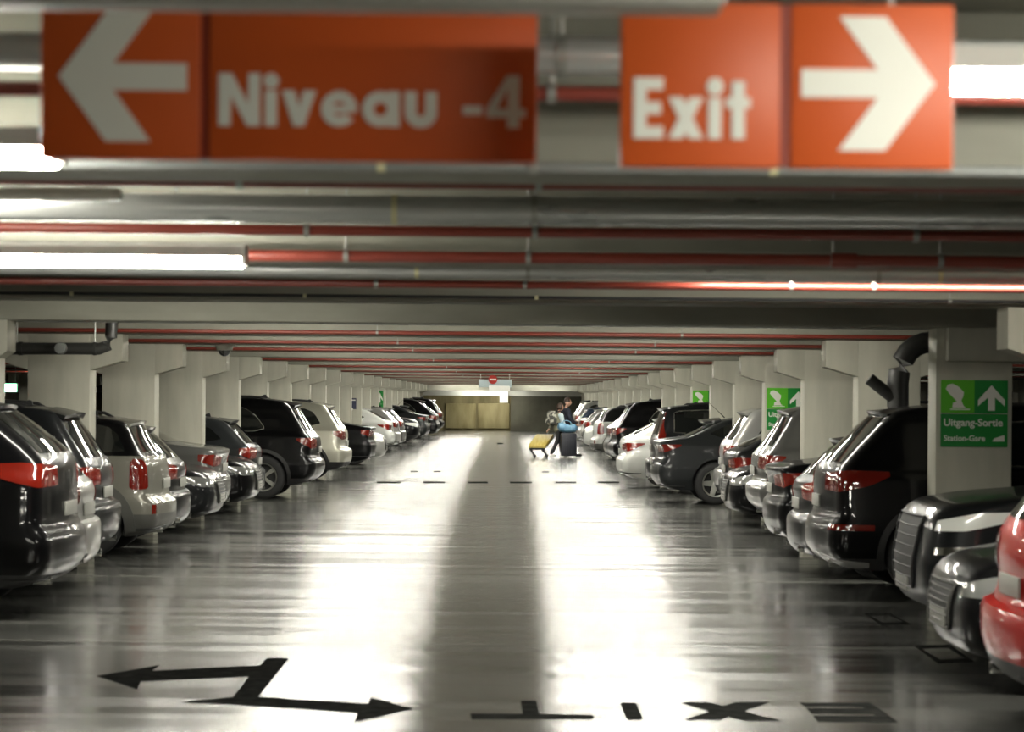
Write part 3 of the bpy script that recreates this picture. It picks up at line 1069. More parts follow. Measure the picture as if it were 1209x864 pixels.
    # spoiler
    if S.get('spoiler'):
        x0, x1, z1, hw = S['spoiler']            # tip x, root x, height at tip, half width
        b = bmesh.new()
        N = 14
        pr = []
        zr = S.get('spoiler_z', z1 + .03)
        rows = []
        for i in range(N + 1):
            t = -1 + 2 * i / N
            y = t * hw
            sw = .07 * t * t
            dz = -.03 * t * t
            rows.append([bm_v for bm_v in ((x0 + sw, y, z1 + dz), (x1, y, zr + dz), (x1 + .02, y, zr - .05 + dz), (x0 + sw + .02, y, z1 - .035 + dz))])
        vs = [[b.verts.new(p) for p in r_] for r_ in rows]
        for i in range(N):
            for j in range(4):
                b.faces.new((vs[i][j], vs[i][(j + 1) % 4], vs[i + 1][(j + 1) % 4], vs[i + 1][j]))
        b.faces.new(vs[0]); b.faces.new(vs[-1][::-1])
        so = from_bm('roof_spoiler', b, PAINT['black'], root)
        so['paint'] = 1
    if S.get('rails'):
        xa, xb, yz, zz_ = S['rails']
        def rail():
            b = bmesh.new()
            P = [(xa, yz, zz_ - .05), (xa + .12, yz, zz_ + .015)] + [(xa + (xb - xa) * t, yz, zz_ + .02 + .02 * math.sin(PI * t)) for t in (.2, .4, .6, .8)] + [(xb - .12, yz, zz_ + .015), (xb, yz, zz_ - .05)]
            add_tube(b, P, .018, 8)
            return b
        both(rail, 'roof_rail', M['clad'] if S.get('rail_dark', True) else M['chrome'])
    if S.get('fin'):
        x, z = S['fin']
        b = bmesh.new()
        add_prism(b, [(x, z - .02), (x + .02, z + .055), (x + .05, z + .06), (x + .22, z - .01)], -.018, .018)
        from_bm('antenna', b, M['clad'], root)
    if S.get('whip'):
        x, z = S['whip']
        b = bmesh.new()
        add_tube(b, [(x, 0, z), (x - .10, 0, z + .10), (x - .32, 0, z + .30)], [.012, .005, .003], 6)
        from_bm('antenna', b, M['clad'], root)
    # door mirrors
    mx, mz = S['mirror']
    def mirror():
        b = bmesh.new()
        bmesh.ops.create_uvsphere(b, u_segments=14, v_segments=10, radius=1)
        for v in b.verts: v.co = Vector((mx + v.co.x * .085 + .02 * v.co.y, sh.side(mx, mz) + .13 + v.co.y * .12, mz + v.co.z * .075))
        add_tube(b, [(mx, sh.side(mx, mz) - .01, mz - .04), (mx, sh.side(mx, mz) + .08, mz - .02)], .028, 8)
        return b
    for q in both(mirror, 'side_mirror', PAINT['black']): q['paint'] = 1
    # exhaust
    def ex():
        b = bmesh.new()
        y = W - .38
        x = sh.end(y, .32) - .02
        add_lathe(b, [(.036, 0), (.036, .14), (.028, .14), (.028, 0)], 14, axis='x', close=True)
        for v in b.verts: v.co += Vector((x, y, S.get('exz', .29)))
        return b
    both(ex, 'exhaust_tip', M['chrome'])
    # wheels
    b = bmesh.new()
    w2 = .115
    add_lathe(b, [(R * .66, -w2), (R * .80, -w2 - .008), (R * .93, -w2 + .002), (R, -w2 + .03), (R, w2 - .03), (R * .93, w2 - .002), (R * .80, w2 + .008), (R * .66, w2), (R * .62, w2 - .04), (R * .62, -w2 + .04)], 40, close=True)
    tm = bpy.data.meshes.new('wheel'); bmesh.ops.recalc_face_normals(b, faces=b.faces); b.to_mesh(tm); b.free()
    tm.materials.append(M['tyre']); tm.shade_smooth(); tm.set_sharp_from_angle(angle=math.radians(45))
    b = rim_bm(R * .67, S.get('rim', 2))
    for v in b.verts: v.co.y += .055
    rm = bpy.data.meshes.new('rim'); bmesh.ops.recalc_face_normals(b, faces=b.faces); b.to_mesh(rm); b.free()
    rm.materials.append(M[S.get('rim_mat', 'rim')]); rm.materials.append(M['tyre']); rm.shade_smooth(); rm.set_sharp_from_angle(angle=math.radians(40))
    for ax in (S['ra'], S['fa']):
        for sg in (1, -1):
            w_ = bpy.data.objects.new('wheel', tm); C.objects.link(w_); w_.parent = root
            w_.location = (ax, sg * (W - .135), R)
            if sg < 0: w_.rotation_euler = (0, 0, PI)
            q = bpy.data.objects.new('rim', rm); C.objects.link(q); q.parent = w_
    return root


def W_(W, sh, roof, sill=.2):
    """half widths from sill to roof; sh = shoulder height, roof = roof top"""
    return [(sill, W * .88), (sill + .12, W * .95), (.42, W * .985), (.60, W), (.72, W * .985), (sh - .16, W * .965), (sh - .05, W * .955), (sh, W * .93), (sh + .05, W * .89),
            (sh + (roof - sh) * .45, W * .80), (sh + (roof - sh) * .75, W * .725), (roof - .075, W * .66), (roof - .035, W * .58), (roof - .012, W * .45), (roof, W * .28)]


SPEC = {}
# large SUV with sloping tailgate glass
SPEC['suv'] = dict(name='suv_car', L=4.85, W=.97, tyre=.375, ra=.98, fa=3.92, belt=1.10, clad=.36, arch=.05, gap=.05, rim=2,
    rear=[(.36, .24), (.20, .30), (.06, .40), (.005, .50), (0, .60), (.03, .67), (.085, .70), (.10, .78), (.075, .92), (.09, 1.03), (.14, 1.10), (.20, 1.17), (.36, 1.40), (.50, 1.60), (.58, 1.655), (.9, 1.70), (1.4, 1.735), (2.0, 1.75)],
    front=[(.30, .24), (.08, .33), (.01, .45), (0, .6), (.02, .75), (.06, .88), (.18, .98), (.6, 1.05), (1.25, 1.12), (1.42, 1.18), (1.9, 1.46), (2.2, 1.60), (2.4, 1.67), (2.65, 1.72), (2.85, 1.75)],
    width=W_(.97, 1.10, 1.75, .24),
    glass_lo=[(.98, 1.20), (1.15, 1.155), (2.2, 1.135), (3.3, 1.15)], glass_up=[(.98, 1.23), (1.12, 1.42), (1.32, 1.545), (2.2, 1.60), (2.7, 1.56), (3.3, 1.16)],
    rglass=(1.16, 1.60), fglass=(1.2, 1.66), trim=True,
    tail=[(.48, .42, [(0, .88), (.55, .86), (.8, .93), (1, 1.01)], [(0, 1.02), (.6, 1.05), (1, 1.035)])],
    head=[(.45, 4.35, [(0, .78), (.5, .78), (1, .86)], [(0, .86), (.6, .93), (1, .93)])],
    grille=(.55, .86, .42), plate=.84, reflector=(),
    spoiler=(.40, .66, 1.625, .60), spoiler_z=1.675, rails=(.95, 2.9, .60, 1.71), fin=(1.0, 1.715), mirror=(3.25, 1.18), seams=(1.35, 2.35))
# premium SUV: curved hatch, wide lamps
s = dict(SPEC['suv']); SPEC['suv_round'] = s
s.update(L=4.7, W=.95, tyre=.365, ra=.95, fa=3.78, belt=1.06, trim=True, rim=1, lip='clad',
    rear=[(.34, .22), (.16, .27), (.05, .36), (.0, .50), (0, .58), (.03, .68), (.07, .75), (.075, .80), (.06, .90), (.075, 1.0), (.13, 1.05), (.30, 1.18), (.60, 1.42), (.78, 1.55), (.86, 1.60), (1.1, 1.645), (1.5, 1.68), (2.0, 1.70)],
    front=[(.30, .22), (.08, .30), (.01, .42), (0, .55), (.02, .70), (.06, .84), (.18, .93), (.6, 1.0), (1.2, 1.08), (1.38, 1.15), (1.85, 1.43), (2.1, 1.56), (2.3, 1.63), (2.5, 1.68), (2.7, 1.70)],
    width=W_(.95, 1.06, 1.70, .22),
    glass_lo=[(1.02, 1.16), (1.2, 1.115), (2.2, 1.10), (3.2, 1.12)], glass_up=[(1.02, 1.18), (1.25, 1.42), (1.45, 1.51), (2.2, 1.55), (2.7, 1.51), (3.2, 1.13)],
    rglass=(1.10, 1.54), fglass=(1.17, 1.62),
    tail=[(.45, .46, [(0, .84), (.6, .80), (1, .93)], [(0, .97), (.6, .99), (1, .985)])],
    head=[(.42, 4.18, [(0, .68), (.5, .69), (1, .80)], [(0, .76), (.5, .83), (1, .86)]), (.55, 4.36, [(0, .58), (1, .58)], [(0, .63), (1, .64)], 'head_dark', 'fog_light')],
    grille=(.42, .80, .46), plate=.80, reflector=(),
    spoiler=(.62, .95, 1.595, .58), spoiler_z=1.65, rails=(1.1, 2.9, .58, 1.66), fin=(1.2, 1.67), mirror=(3.15, 1.14), seams=(1.35, 2.3))
# compact crossover with steep tailgate and bumper ledge
s = dict(SPEC['suv']); SPEC['crossover'] = s
s.update(name='crossover_car', L=4.45, W=.92, tyre=.345, ra=.86, fa=3.55, belt=1.03, trim=False, rim=0, clad=.42,
    rear=[(.30, .22), (.10, .28), (.02, .38), (.0, .48), (0, .58), (.02, .63), (.085, .66), (.10, .76), (.085, .88), (.10, .98), (.135, 1.05), (.22, 1.16), (.38, 1.38), (.44, 1.46), (.50, 1.515), (.8, 1.56), (1.3, 1.595), (1.9, 1.61)],
    front=[(.28, .22), (.07, .30), (.01, .42), (0, .55), (.02, .68), (.06, .80), (.18, .90), (.6, .98), (1.1, 1.05), (1.28, 1.12), (1.7, 1.38), (1.95, 1.49), (2.15, 1.55), (2.35, 1.59), (2.5, 1.61)],
    width=W_(.92, 1.03, 1.61, .22),
    glass_lo=[(.62, 1.14), (.8, 1.10), (2.0, 1.075), (3.0, 1.09)], glass_up=[(.62, 1.16), (.75, 1.36), (.95, 1.435), (1.9, 1.48), (2.5, 1.43), (3.0, 1.10)],
    rglass=(1.08, 1.45), fglass=(1.14, 1.53),
    tail=[(.40, .34, [(0, .83), (.6, .82), (1, .92)], [(0, .97), (.6, 1.00), (1, .99)])],
    head=[(.40, 3.95, [(0, .68), (.5, .69), (1, .78)], [(0, .76), (.5, .83), (1, .84)])],
    grille=(.50, .78, .40), plate=.78, reflector=(),
    spoiler=(.30, .60, 1.50, .56), spoiler_z=1.555, rails=(.8, 2.6, .56, 1.57), fin=(.85, 1.56), mirror=(2.95, 1.10), seams=(1.1, 2.1))
# upright small crossover with tall oval lamps and grey cladding
s = dict(SPEC['crossover']); SPEC['mini'] = s
s.update(L=4.3, W=.91, tyre=.335, ra=.80, fa=3.47, belt=1.09, clad=.46, clad_mat='greyclad', arch=.11, rim=1,
    rear=[(.30, .22), (.12, .26), (.03, .32), (.0, .42), (0, .55), (.015, .60), (.06, .63), (.085, .68), (.09, .85), (.10, .98), (.13, 1.07), (.19, 1.12), (.28, 1.25), (.37, 1.40), (.43, 1.455), (.7, 1.50), (1.2, 1.54), (1.8, 1.56)],
    front=[(.28, .22), (.07, .30), (.01, .42), (0, .55), (.02, .68), (.05, .82), (.18, .94), (.5, 1.0), (.95, 1.06), (1.12, 1.13), (1.42, 1.36), (1.6, 1.45), (1.75, 1.50), (1.95, 1.54), (2.1, 1.56)],
    width=W_(.91, 1.09, 1.56, .22),
    glass_lo=[(.44, 1.14), (.7, 1.12), (2.0, 1.11), (3.05, 1.13)], glass_up=[(.44, 1.16), (.56, 1.38), (.75, 1.425), (1.9, 1.45), (2.6, 1.42), (3.05, 1.14)],
    rglass=(1.13, 1.42), fglass=(1.15, 1.50),
    tail=[(.80, .37, [(0, .76), (.2, .735), (.85, .73), (1, .76)], [(0, 1.02), (.2, 1.055), (.8, 1.06), (1, 1.02)])],
    head=[(.45, 3.95, [(0, .72), (.5, .70), (1, .76)], [(0, .88), (.5, .92), (1, .86)])],
    reflector=[(.80, .13, [(0, .47), (1, .47)], [(0, .57), (1, .57)])], dark_top=1.10,
    spoiler=(.34, .66, 1.465, .56), spoiler_z=1.51, rails=(.75, 2.5, .55, 1.53), fin=(.85, 1.52), mirror=(3.0, 1.14), seams=(1.0, 1.95))
# hatchback
s = dict(SPEC['crossover']); SPEC['hatch'] = s
s.update(name='hatchback_car', L=4.25, W=.89, tyre=.32, ra=.80, fa=3.42, belt=.97, clad=0, arch=0, rim=0, rails=None, gap=.045,
    rear=[(.28, .18), (.08, .24), (.01, .34), (0, .44), (0, .54), (.02, .60), (.065, .63), (.075, .74), (.06, .86), (.085, .94), (.14, .99), (.24, 1.09), (.44, 1.28), (.52, 1.345), (.60, 1.375), (.9, 1.42), (1.3, 1.445), (1.8, 1.46)],
    front=[(.26, .18), (.06, .25), (.01, .36), (0, .48), (.02, .60), (.06, .72), (.18, .81), (.6, .89), (1.0, .96), (1.18, 1.02), (1.62, 1.26), (1.85, 1.36), (2.05, 1.415), (2.25, 1.445), (2.4, 1.46)],
    width=W_(.89, .97, 1.46, .18),
    glass_lo=[(.62, 1.07), (.8, 1.04), (2.0, 1.015), (3.0, 1.03)], glass_up=[(.62, 1.09), (.80, 1.25), (1.0, 1.31), (1.9, 1.34), (2.4, 1.30), (3.0, 1.04)],
    rglass=(1.01, 1.34), fglass=(1.05, 1.40),
    tail=[(.42, .32, [(0, .78), (.6, .76), (1, .84)], [(0, .92), (.6, .95), (1, .93)])],
    head=[(.38, 3.78, [(0, .60), (.5, .60), (1, .70)], [(0, .68), (.5, .75), (1, .77)])],
    grille=(.40, .66, .36), plate=.72, reflector=(),
    spoiler=(.42, .72, 1.37, .54), spoiler_z=1.41, fin=(.85, 1.41), mirror=(2.95, 1.03), seams=(1.05, 2.05))
# saloon
s = dict(SPEC['hatch']); SPEC['saloon'] = s
s.update(name='saloon_car', L=4.7, W=.91, tyre=.33, ra=1.02, fa=3.86, belt=.98, spoiler=None, trim=True,
    rear=[(.30, .18), (.10, .24), (.02, .36), (0, .46), (0, .58), (.025, .64), (.06, .68), (.065, .78), (.045, .90), (.02, .985), (.03, 1.01), (.12, 1.03), (.50, 1.075), (.68, 1.10), (1.0, 1.23), (1.3, 1.335), (1.6, 1.40), (1.9, 1.43), (2.2, 1.44)],
    front=[(.26, .18), (.06, .25), (.01, .36), (0, .48), (.02, .60), (.06, .70), (.18, .78), (.7, .88), (1.25, .96), (1.42, 1.02), (1.9, 1.25), (2.1, 1.335), (2.25, 1.39), (2.4, 1.42), (2.5, 1.44)],
    width=W_(.91, .98, 1.44, .18),
    glass_lo=[(.92, 1.12), (1.1, 1.06), (2.0, 1.03), (3.15, 1.05)], glass_up=[(.92, 1.13), (1.3, 1.275), (1.6, 1.32), (2.1, 1.335), (2.5, 1.30), (3.15, 1.06)],
    rglass=(1.11, 1.36), fglass=(1.04, 1.38),
    tail=[(.40, .34, [(0, .80), (.6, .78), (1, .86)], [(0, .91), (.6, .945), (1, .945)])],
    head=[(.56, 4.22, [(0, .58), (.5, .58), (1, .68)], [(0, .65), (.5, .71), (1, .72)], 'head_mid')],
    grille=(.36, .64, .40), plate=.76, reflector=(),
    fin=(1.5, 1.40), mirror=(3.05, 1.04), seams=(1.3, 2.35))
# tall fastback saloon (grand tourer)
s = dict(SPEC['saloon']); SPEC['fastback'] = s
s.update(name='fastback_car', L=4.95, W=.94, tyre=.355, ra=1.04, fa=4.05, belt=1.02, trim=False, rim=0,
    rear=[(.26, .24), (.12, .30), (.03, .40), (0, .50), (.005, .62), (.03, .70), (.075, .76), (.085, .84), (.065, .95), (.03, 1.03), (.04, 1.055), (.14, 1.08), (.42, 1.115), (.62, 1.18), (.95, 1.33), (1.2, 1.42), (1.5, 1.465), (1.9, 1.49), (2.3, 1.50)],
    front=[(.26, .24), (.06, .30), (.01, .40), (0, .50), (.02, .62), (.06, .74), (.18, .83), (.7, .92), (1.3, 1.0), (1.46, 1.06), (1.95, 1.30), (2.15, 1.39), (2.35, 1.45), (2.5, 1.485), (2.6, 1.50)],
    width=W_(.94, 1.02, 1.50, .24),
    glass_lo=[(.95, 1.18), (1.15, 1.11), (2.2, 1.08), (3.3, 1.10)], glass_up=[(.95, 1.19), (1.25, 1.33), (1.55, 1.38), (2.2, 1.40), (2.7, 1.36), (3.3, 1.11)],
    rglass=(1.13, 1.40), fglass=(1.08, 1.44),
    tail=[(.42, .46, [(0, .88), (.6, .865), (1, .97)], [(0, .975), (.6, 1.0), (1, 1.0)])],
    head=[(.36, 4.5, [(0, .64), (.5, .64), (1, .74)], [(0, .71), (.5, .77), (1, .78)])],
    grille=(.40, .70, .40), plate=.70, whip=None, fin=None, spoiler=(.80, 1.15, 1.41, .50), spoiler_z=1.455, mirror=(3.2, 1.10), seams=(1.4, 2.5))
SPEC['fastback']['whip'] = (1.25, 1.45)
# tall boxy people carrier with lamps up the rear pillar
s = dict(SPEC['crossover']); SPEC['minivan'] = s
s.update(name='minivan_car', L=4.5, W=.91, tyre=.33, ra=.80, fa=3.52, belt=1.05, clad=0, arch=0, trim=True, rim=0,
    rear=[(.28, .2), (.08, .26), (.01, .36), (0, .48), (0, .58), (.03, .63), (.10, .66), (.11, .80), (.10, .95), (.12, 1.05), (.16, 1.15), (.26, 1.45), (.30, 1.55), (.36, 1.60), (.6, 1.64), (1.1, 1.67), (1.8, 1.69)],
    front=[(.28, .2), (.07, .28), (.01, .40), (0, .52), (.02, .66), (.06, .78), (.18, .88), (.5, .97), (.85, 1.05), (1.05, 1.13), (1.6, 1.43), (1.85, 1.55), (2.05, 1.62), (2.3, 1.67), (2.5, 1.69)],
    width=W_(.91, 1.05, 1.69, .2),
    glass_lo=[(.50, 1.14), (.8, 1.12), (2.0, 1.10), (3.2, 1.12)], glass_up=[(.50, 1.50), (.6, 1.54), (1.0, 1.56), (1.9, 1.57), (2.5, 1.53), (3.2, 1.13)],
    rglass=(1.10, 1.55), fglass=(1.15, 1.62),
    tail=[(.62, .34, [(0, .78), (1, .80)], [(0, 1.50), (.5, 1.52), (1, 1.10)])],
    spoiler=(.22, .55, 1.59, .58), spoiler_z=1.635, rails=(.7, 2.7, .56, 1.65), fin=(.9, 1.65), mirror=(3.1, 1.12), plate=.85)
# white hatch with long sloping tail
s = dict(SPEC['hatch']); SPEC['liftback'] = s
s.update(name='liftback_car', L=4.6, ra=.95, fa=3.75, W=.91, tyre=.33,
    rear=[(.30, .2), (.12, .26), (.03, .34), (0, .44), (0, .54), (.03, .62), (.07, .68), (.08, .78), (.07, .88), (.10, .97), (.22, 1.03), (.62, 1.24), (.82, 1.335), (.92, 1.36), (1.2, 1.40), (1.6, 1.43), (2.0, 1.44)],
    front=SPEC['saloon']['front'], width=W_(.91, .98, 1.44, .18),
    glass_lo=[(.95, 1.11), (1.1, 1.06), (2.0, 1.03), (3.15, 1.05)], glass_up=[(.95, 1.13), (1.25, 1.28), (1.5, 1.32), (2.1, 1.335), (2.5, 1.30), (3.15, 1.06)],
    rglass=(1.05, 1.33), fglass=(1.04, 1.38), spoiler=(.70, 1.0, 1.365, .52), spoiler_z=1.395,
    tail=[(.40, .52, [(0, .76), (.6, .73), (1, .87)], [(0, .86), (.6, .90), (1, .895)])], head=SPEC['saloon']['head'], grille=SPEC['saloon']['grille'],
    mirror=(3.05, 1.04), fin=(1.4, 1.40), seams=(1.2, 2.25))
# nose out variant
s = dict(SPEC['suv_round']); SPEC['suv_front'] = s
s.update(name='suv_car', L=5.05, W=.985, bars='clad', fa=4.12, tyre=.38, lip='clad', rim=1,
    front=[(.24, .22), (.06, .30), (.01, .42), (0, .58), (.02, .72), (.06, .90), (.16, 1.0), (.45, 1.06), (1.15, 1.13), (1.35, 1.19), (1.85, 1.45), (2.1, 1.57), (2.3, 1.63), (2.5, 1.68), (2.7, 1.70)],
    width=W_(.985, 1.10, 1.70, .22), belt=1.08,
    head=[(.78, 4.36, [(0, .83), (.4, .835), (1, .92)], [(0, .90), (.5, .965), (1, .975)]), (.82, 4.60, [(0, .66), (1, .67)], [(0, .71), (1, .735)], 'chrome', 'fog_light')],
    grille=(.40, .92, .50))

for nm_, dz in (('suv_tail', 0), ('suv_high', .085)):
    s = dict(SPEC['suv']); SPEC[nm_] = s
    s.update(rails=None, lip='skid' if nm_ == 'suv_tail' else 'clad', lip_z=(.27, .39) if nm_ == 'suv_tail' else (.30, .335),
        rear=[(.30, .24), (.14, .29), (.05, .36), (.0, .46), (.0, .58), (.02, .66), (.065, .71), (.075, .80), (.075, .95), (.08, 1.06 + dz), (.11, 1.15 + dz), (.17, 1.22 + dz), (.40, 1.45 + dz * .5), (.57, 1.61), (.66, 1.665), (.95, 1.71), (1.4, 1.74), (2.0, 1.755)],
        rglass=(1.20 + dz, 1.61), spoiler=(.56, .86, 1.665, .60), spoiler_z=1.70, trim=True, fin=None,
        glass_lo=[(1.12, 1.22), (1.3, 1.19), (2.2, 1.17), (3.3, 1.17)], glass_up=[(1.12, 1.24), (1.35, 1.47), (1.55, 1.56), (2.2, 1.60), (2.7, 1.57), (3.3, 1.18)],
        tail=[(.45, .62, [(0, .95 + dz), (.5, .94 + dz), (.8, 1.0 + dz), (1, 1.08 + dz)], [(0, 1.10 + dz), (.6, 1.13 + dz), (1, 1.12 + dz)])],
        reflector=[(.80, .48, [(0, .60), (1, .60)], [(0, .655), (1, .65)])] if nm_ == 'suv_tail' else ())
for k_ in ('crossover',):
    g = 1.045
    s = SPEC[k_]
    for q in ('rear', 'front'): s[q] = [(x, z * g) for x, z in s[q]]
    s['width'] = [(z * g, w) for z, w in s['width']]
    for q in ('glass_lo', 'glass_up'): s[q] = [(x, z * g) for x, z in s[q]]
    s['rglass'] = tuple(z * g for z in s['rglass']); s['fglass'] = tuple(z * g for z in s['fglass'])
    s['tail'] = [(a, b, [(u, z * g) for u, z in c], [(u, z * g) for u, z in d]) for a, b, c, d in s['tail']]
    s['spoiler'] = (.36, .62, 1.50 * g, .56); s['spoiler_z'] = 1.555 * g; s['rails'] = (.8, 2.6, .56, 1.57 * g); s['fin'] = (.85, 1.56 * g); s['belt'] *= g; s['mirror'] = (2.95, 1.10 * g)
# ---- all the cars: kind, paint, facing ('R' rear to the aisle / 'F' nose to the aisle), side, depth, x of the bumper, label
def px_x(px, z): return (px - XV) * z / F


NS, ES = 'under the Niveau sign', 'under the Exit sign'
CARS = [
    # Niveau side
    ('suv_high', 'black', 'R', -1, 20.5, px_x(96, 20.5), 'black SUV cut by the picture edge, first in the row under the Niveau sign'),
    ('hatch', 'silver', 'R', -1, 23.0, px_x(116, 23.0), 'low silver car squeezed between two black SUVs under the Niveau sign'),
    ('crossover', 'charcoal', 'R', -1, 25.5, px_x(140, 25.5), 'charcoal crossover in front of the olive grey car with tall lamps'),
    ('mini', 'olive grey', 'R', -1, 28.2, px_x(207, 28.2), 'olive grey crossover with tall orange red lamps and grey cladding'),
    ('hatch', 'black', 'R', -1, 30.35, px_x(224, 30.35), 'black hatchback with wet-looking glass just behind the olive grey crossover'),
    ('saloon', 'charcoal', 'F', -1, 33.2, px_x(264, 33.2), 'charcoal saloon parked nose out with clear headlight, second behind the olive grey crossover'),
    ('saloon', 'grey', 'R', -1, 35.4, px_x(272, 35.4), 'dark grey saloon tail with red lamp above the nose-out charcoal saloon'),
    ('saloon', 'black', 'F', -1, 38.1, px_x(308, 38.1), 'black glossy car nose out in front of the black SUV with spoked wheel'),
    ('hatch', 'dark grey', 'R', -1, 40.3, px_x(313, 40.3), 'dark grey car with orange red lamp against the black SUV wheel'),
    ('suv', 'black', 'R', -1, 44.0, px_x(384, 44.0), 'black SUV with chrome window line and spoked rear wheel standing well out'),
    ('crossover', 'champagne', 'R', -1, 53.4, px_x(416, 53.4), 'pale silver crossover right behind the black SUV with spoked wheel'),
    ('saloon', 'black', 'R', -1, 62.5, px_x(445, 62.5), 'black saloon with red lamp behind the pale silver crossover'),
    ('hatch', 'silver', 'F', -1, 66.0, px_x(457, 66.0), 'small silver car nose out behind the black saloon with red lamp'),
    ('liftback', 'white', 'R', -1, 80.0, px_x(467, 80.0), 'white liftback tail with red lamp far down the row under the Niveau sign'),
    ('hatch', 'silver', 'R', -1, 82.6, px_x(474, 82.6), 'silver hatchback just past the white liftback'),
    ('hatch', 'grey', 'R', -1, 86.0, px_x(480, 86.0), 'grey hatchback, second past the white liftback'),
    ('crossover', 'black', 'F', -1, 92.0, px_x(496, 92.0), 'black car nose out with white headlight, third past the white liftback'),
    ('fastback', 'dark grey', 'R', -1, 98.0, px_x(508, 98.0), 'dark grey sloping car past the nose-out black car with white headlight'),
    ('suv_round', 'black', 'R', -1, 108.0, px_x(520, 108.0), 'black SUV second from the end of the row under the Niveau sign'),
    ('suv', 'black', 'R', -1, 118.0, px_x(525, 118.0), 'black SUV last of the row under the Niveau sign'),
    # Exit side
    ('crossover', 'red', 'R', 1, 13.5, px_x(1173, 13.5), 'red car cut by the picture edge under the Exit sign'),
    ('saloon', 'black', 'F', 1, 15.9, px_x(1109, 15.9), 'low black saloon nose out beside the red car'),
    ('suv_front', 'charcoal', 'F', 1, 18.9, px_x(1066, 18.9), 'dark charcoal SUV nose out with bright headlight before the big green sign'),
    ('suv_tail', 'black', 'R', 1, 23.5, px_x(955, 23.5), 'large black SUV tail with long red lamp and reflector beside the big green sign pillar'),
    ('hatch', 'black', 'R', 1, 25.75, px_x(932, 25.75), 'glossy black hatchback squeezed behind the large black SUV tail'),
    ('saloon', 'black', 'R', 1, 29.0, px_x(903, 29.0), 'black saloon with round red lamp, second behind the large black SUV tail'),
    ('suv', 'grey', 'R', 1, 33.4, px_x(882, 33.4), 'grey SUV tailgate in front of the half-hidden green sign'),
    ('saloon', 'black', 'F', 1, 35.55, px_x(855, 35.5), 'black saloon nose out with clear headlight behind the grey SUV tailgate'),
    ('liftback', 'charcoal', 'R', 1, 38.3, px_x(850, 38.3), 'charcoal liftback with glowing orange lamp above the nose-out black saloon'),
    ('crossover', 'silver', 'R', 1, 40.4, px_x(844, 40.4), 'silver crossover tail behind the charcoal liftback with orange lamp'),
    ('fastback', 'dark grey', 'R', 1, 43.3, px_x(769, 43.3), 'dark grey fastback with antenna and full rear wheel showing'),
    ('minivan', 'charcoal', 'R', 1, 48.0, px_x(762, 48.0), 'tall dark minivan with lamps up its rear pillar'),
    ('liftback', 'white', 'R', 1, 50.4, px_x(728, 50.4), 'white liftback with sharp red lamp beside the tall dark minivan'),
    ('suv', 'black', 'R', 1, 63.0, px_x(718, 63.0), 'black SUV with pale tailgate glass behind the white liftback'),
    ('suv_round', 'dark grey', 'R', 1, 66.5, px_x(713, 66.5), 'dark grey SUV just past the black SUV with pale tailgate glass'),
    ('mini', 'white', 'R', 1, 74.0, px_x(697, 74.0), 'white upright crossover with dark cladding near the walking couple'),
    ('hatch', 'white', 'F', 1, 86.0, px_x(688, 86.0), 'white hatchback nose out just past the white upright crossover'),
    ('hatch', 'grey', 'R', 1, 89.5, px_x(686.5, 89.5), 'grey hatchback, second past the white upright crossover'),
    ('saloon', 'silver', 'R', 1, 95.0, px_x(681, 95.0), 'silver saloon far off beside the navy shirt of the walking man'),
    ('hatch', 'navy', 'R', 1, 100.0, px_x(678, 100.0), 'dark blue hatchback past the far silver saloon under the Exit sign'),
    ('crossover', 'silver', 'R', 1, 108.0, px_x(675, 108.0), 'silver crossover second from the end of the row under the Exit sign'),
    ('suv', 'black', 'R', 1, 116.0, px_x(674, 116.0), 'black SUV last of the row under the Exit sign'),
    # rows behind
    ('suv', 'black', 'F', 1, 27.2, 9.2, 'dark van-like SUV beyond the big green sign pillar'),
    ('suv_round', 'black', 'F', -1, 34.0, -9.6, 'black car in the next row beyond the olive grey crossover'),
]
PROTO = {}
CG = {-1: 'cars parked in the row under the Niveau sign', 1: 'cars parked in the row under the Exit sign'}


def copy_part(o, parent, paint):
    c = o.copy(); C.objects.link(c); c.parent = parent
    if o.name.split('.')[0] == 'body' or o.get('paint'):
        c.material_slots[0].link = 'OBJECT'; c.material_slots[0].material = PAINT[paint]
    for ch in o.children: copy_part(ch, c, paint)
    return c


for kind, paint, facing, side, z, xb, label in CARS:
    S = SPEC[kind]
    if kind not in PROTO:
        PROTO[kind] = make_car(S)
    src = PROTO[kind]
    r = src.copy(); C.objects.link(r)
    for ch in src.children: copy_part(ch, r, paint)
    # local +x is the nose
    if facing == 'R':
        r.rotation_euler = (0, 0, 0 if side > 0 else PI)
        r.location = (xb, z, 0)
    else:
        r.rotation_euler = (0, 0, PI if side > 0 else 0)
        r.location = (xb + (S['L'] if side > 0 else -S['L']), z, 0)
    r.name = S['name']
    props(r, label, 'car', CG[side])
for k, o in PROTO.items():                      # the patterns themselves leave the scene
    for ch in [c for c in o.children_recursive]: bpy.data.objects.remove(ch)
    bpy.data.objects.remove(o)


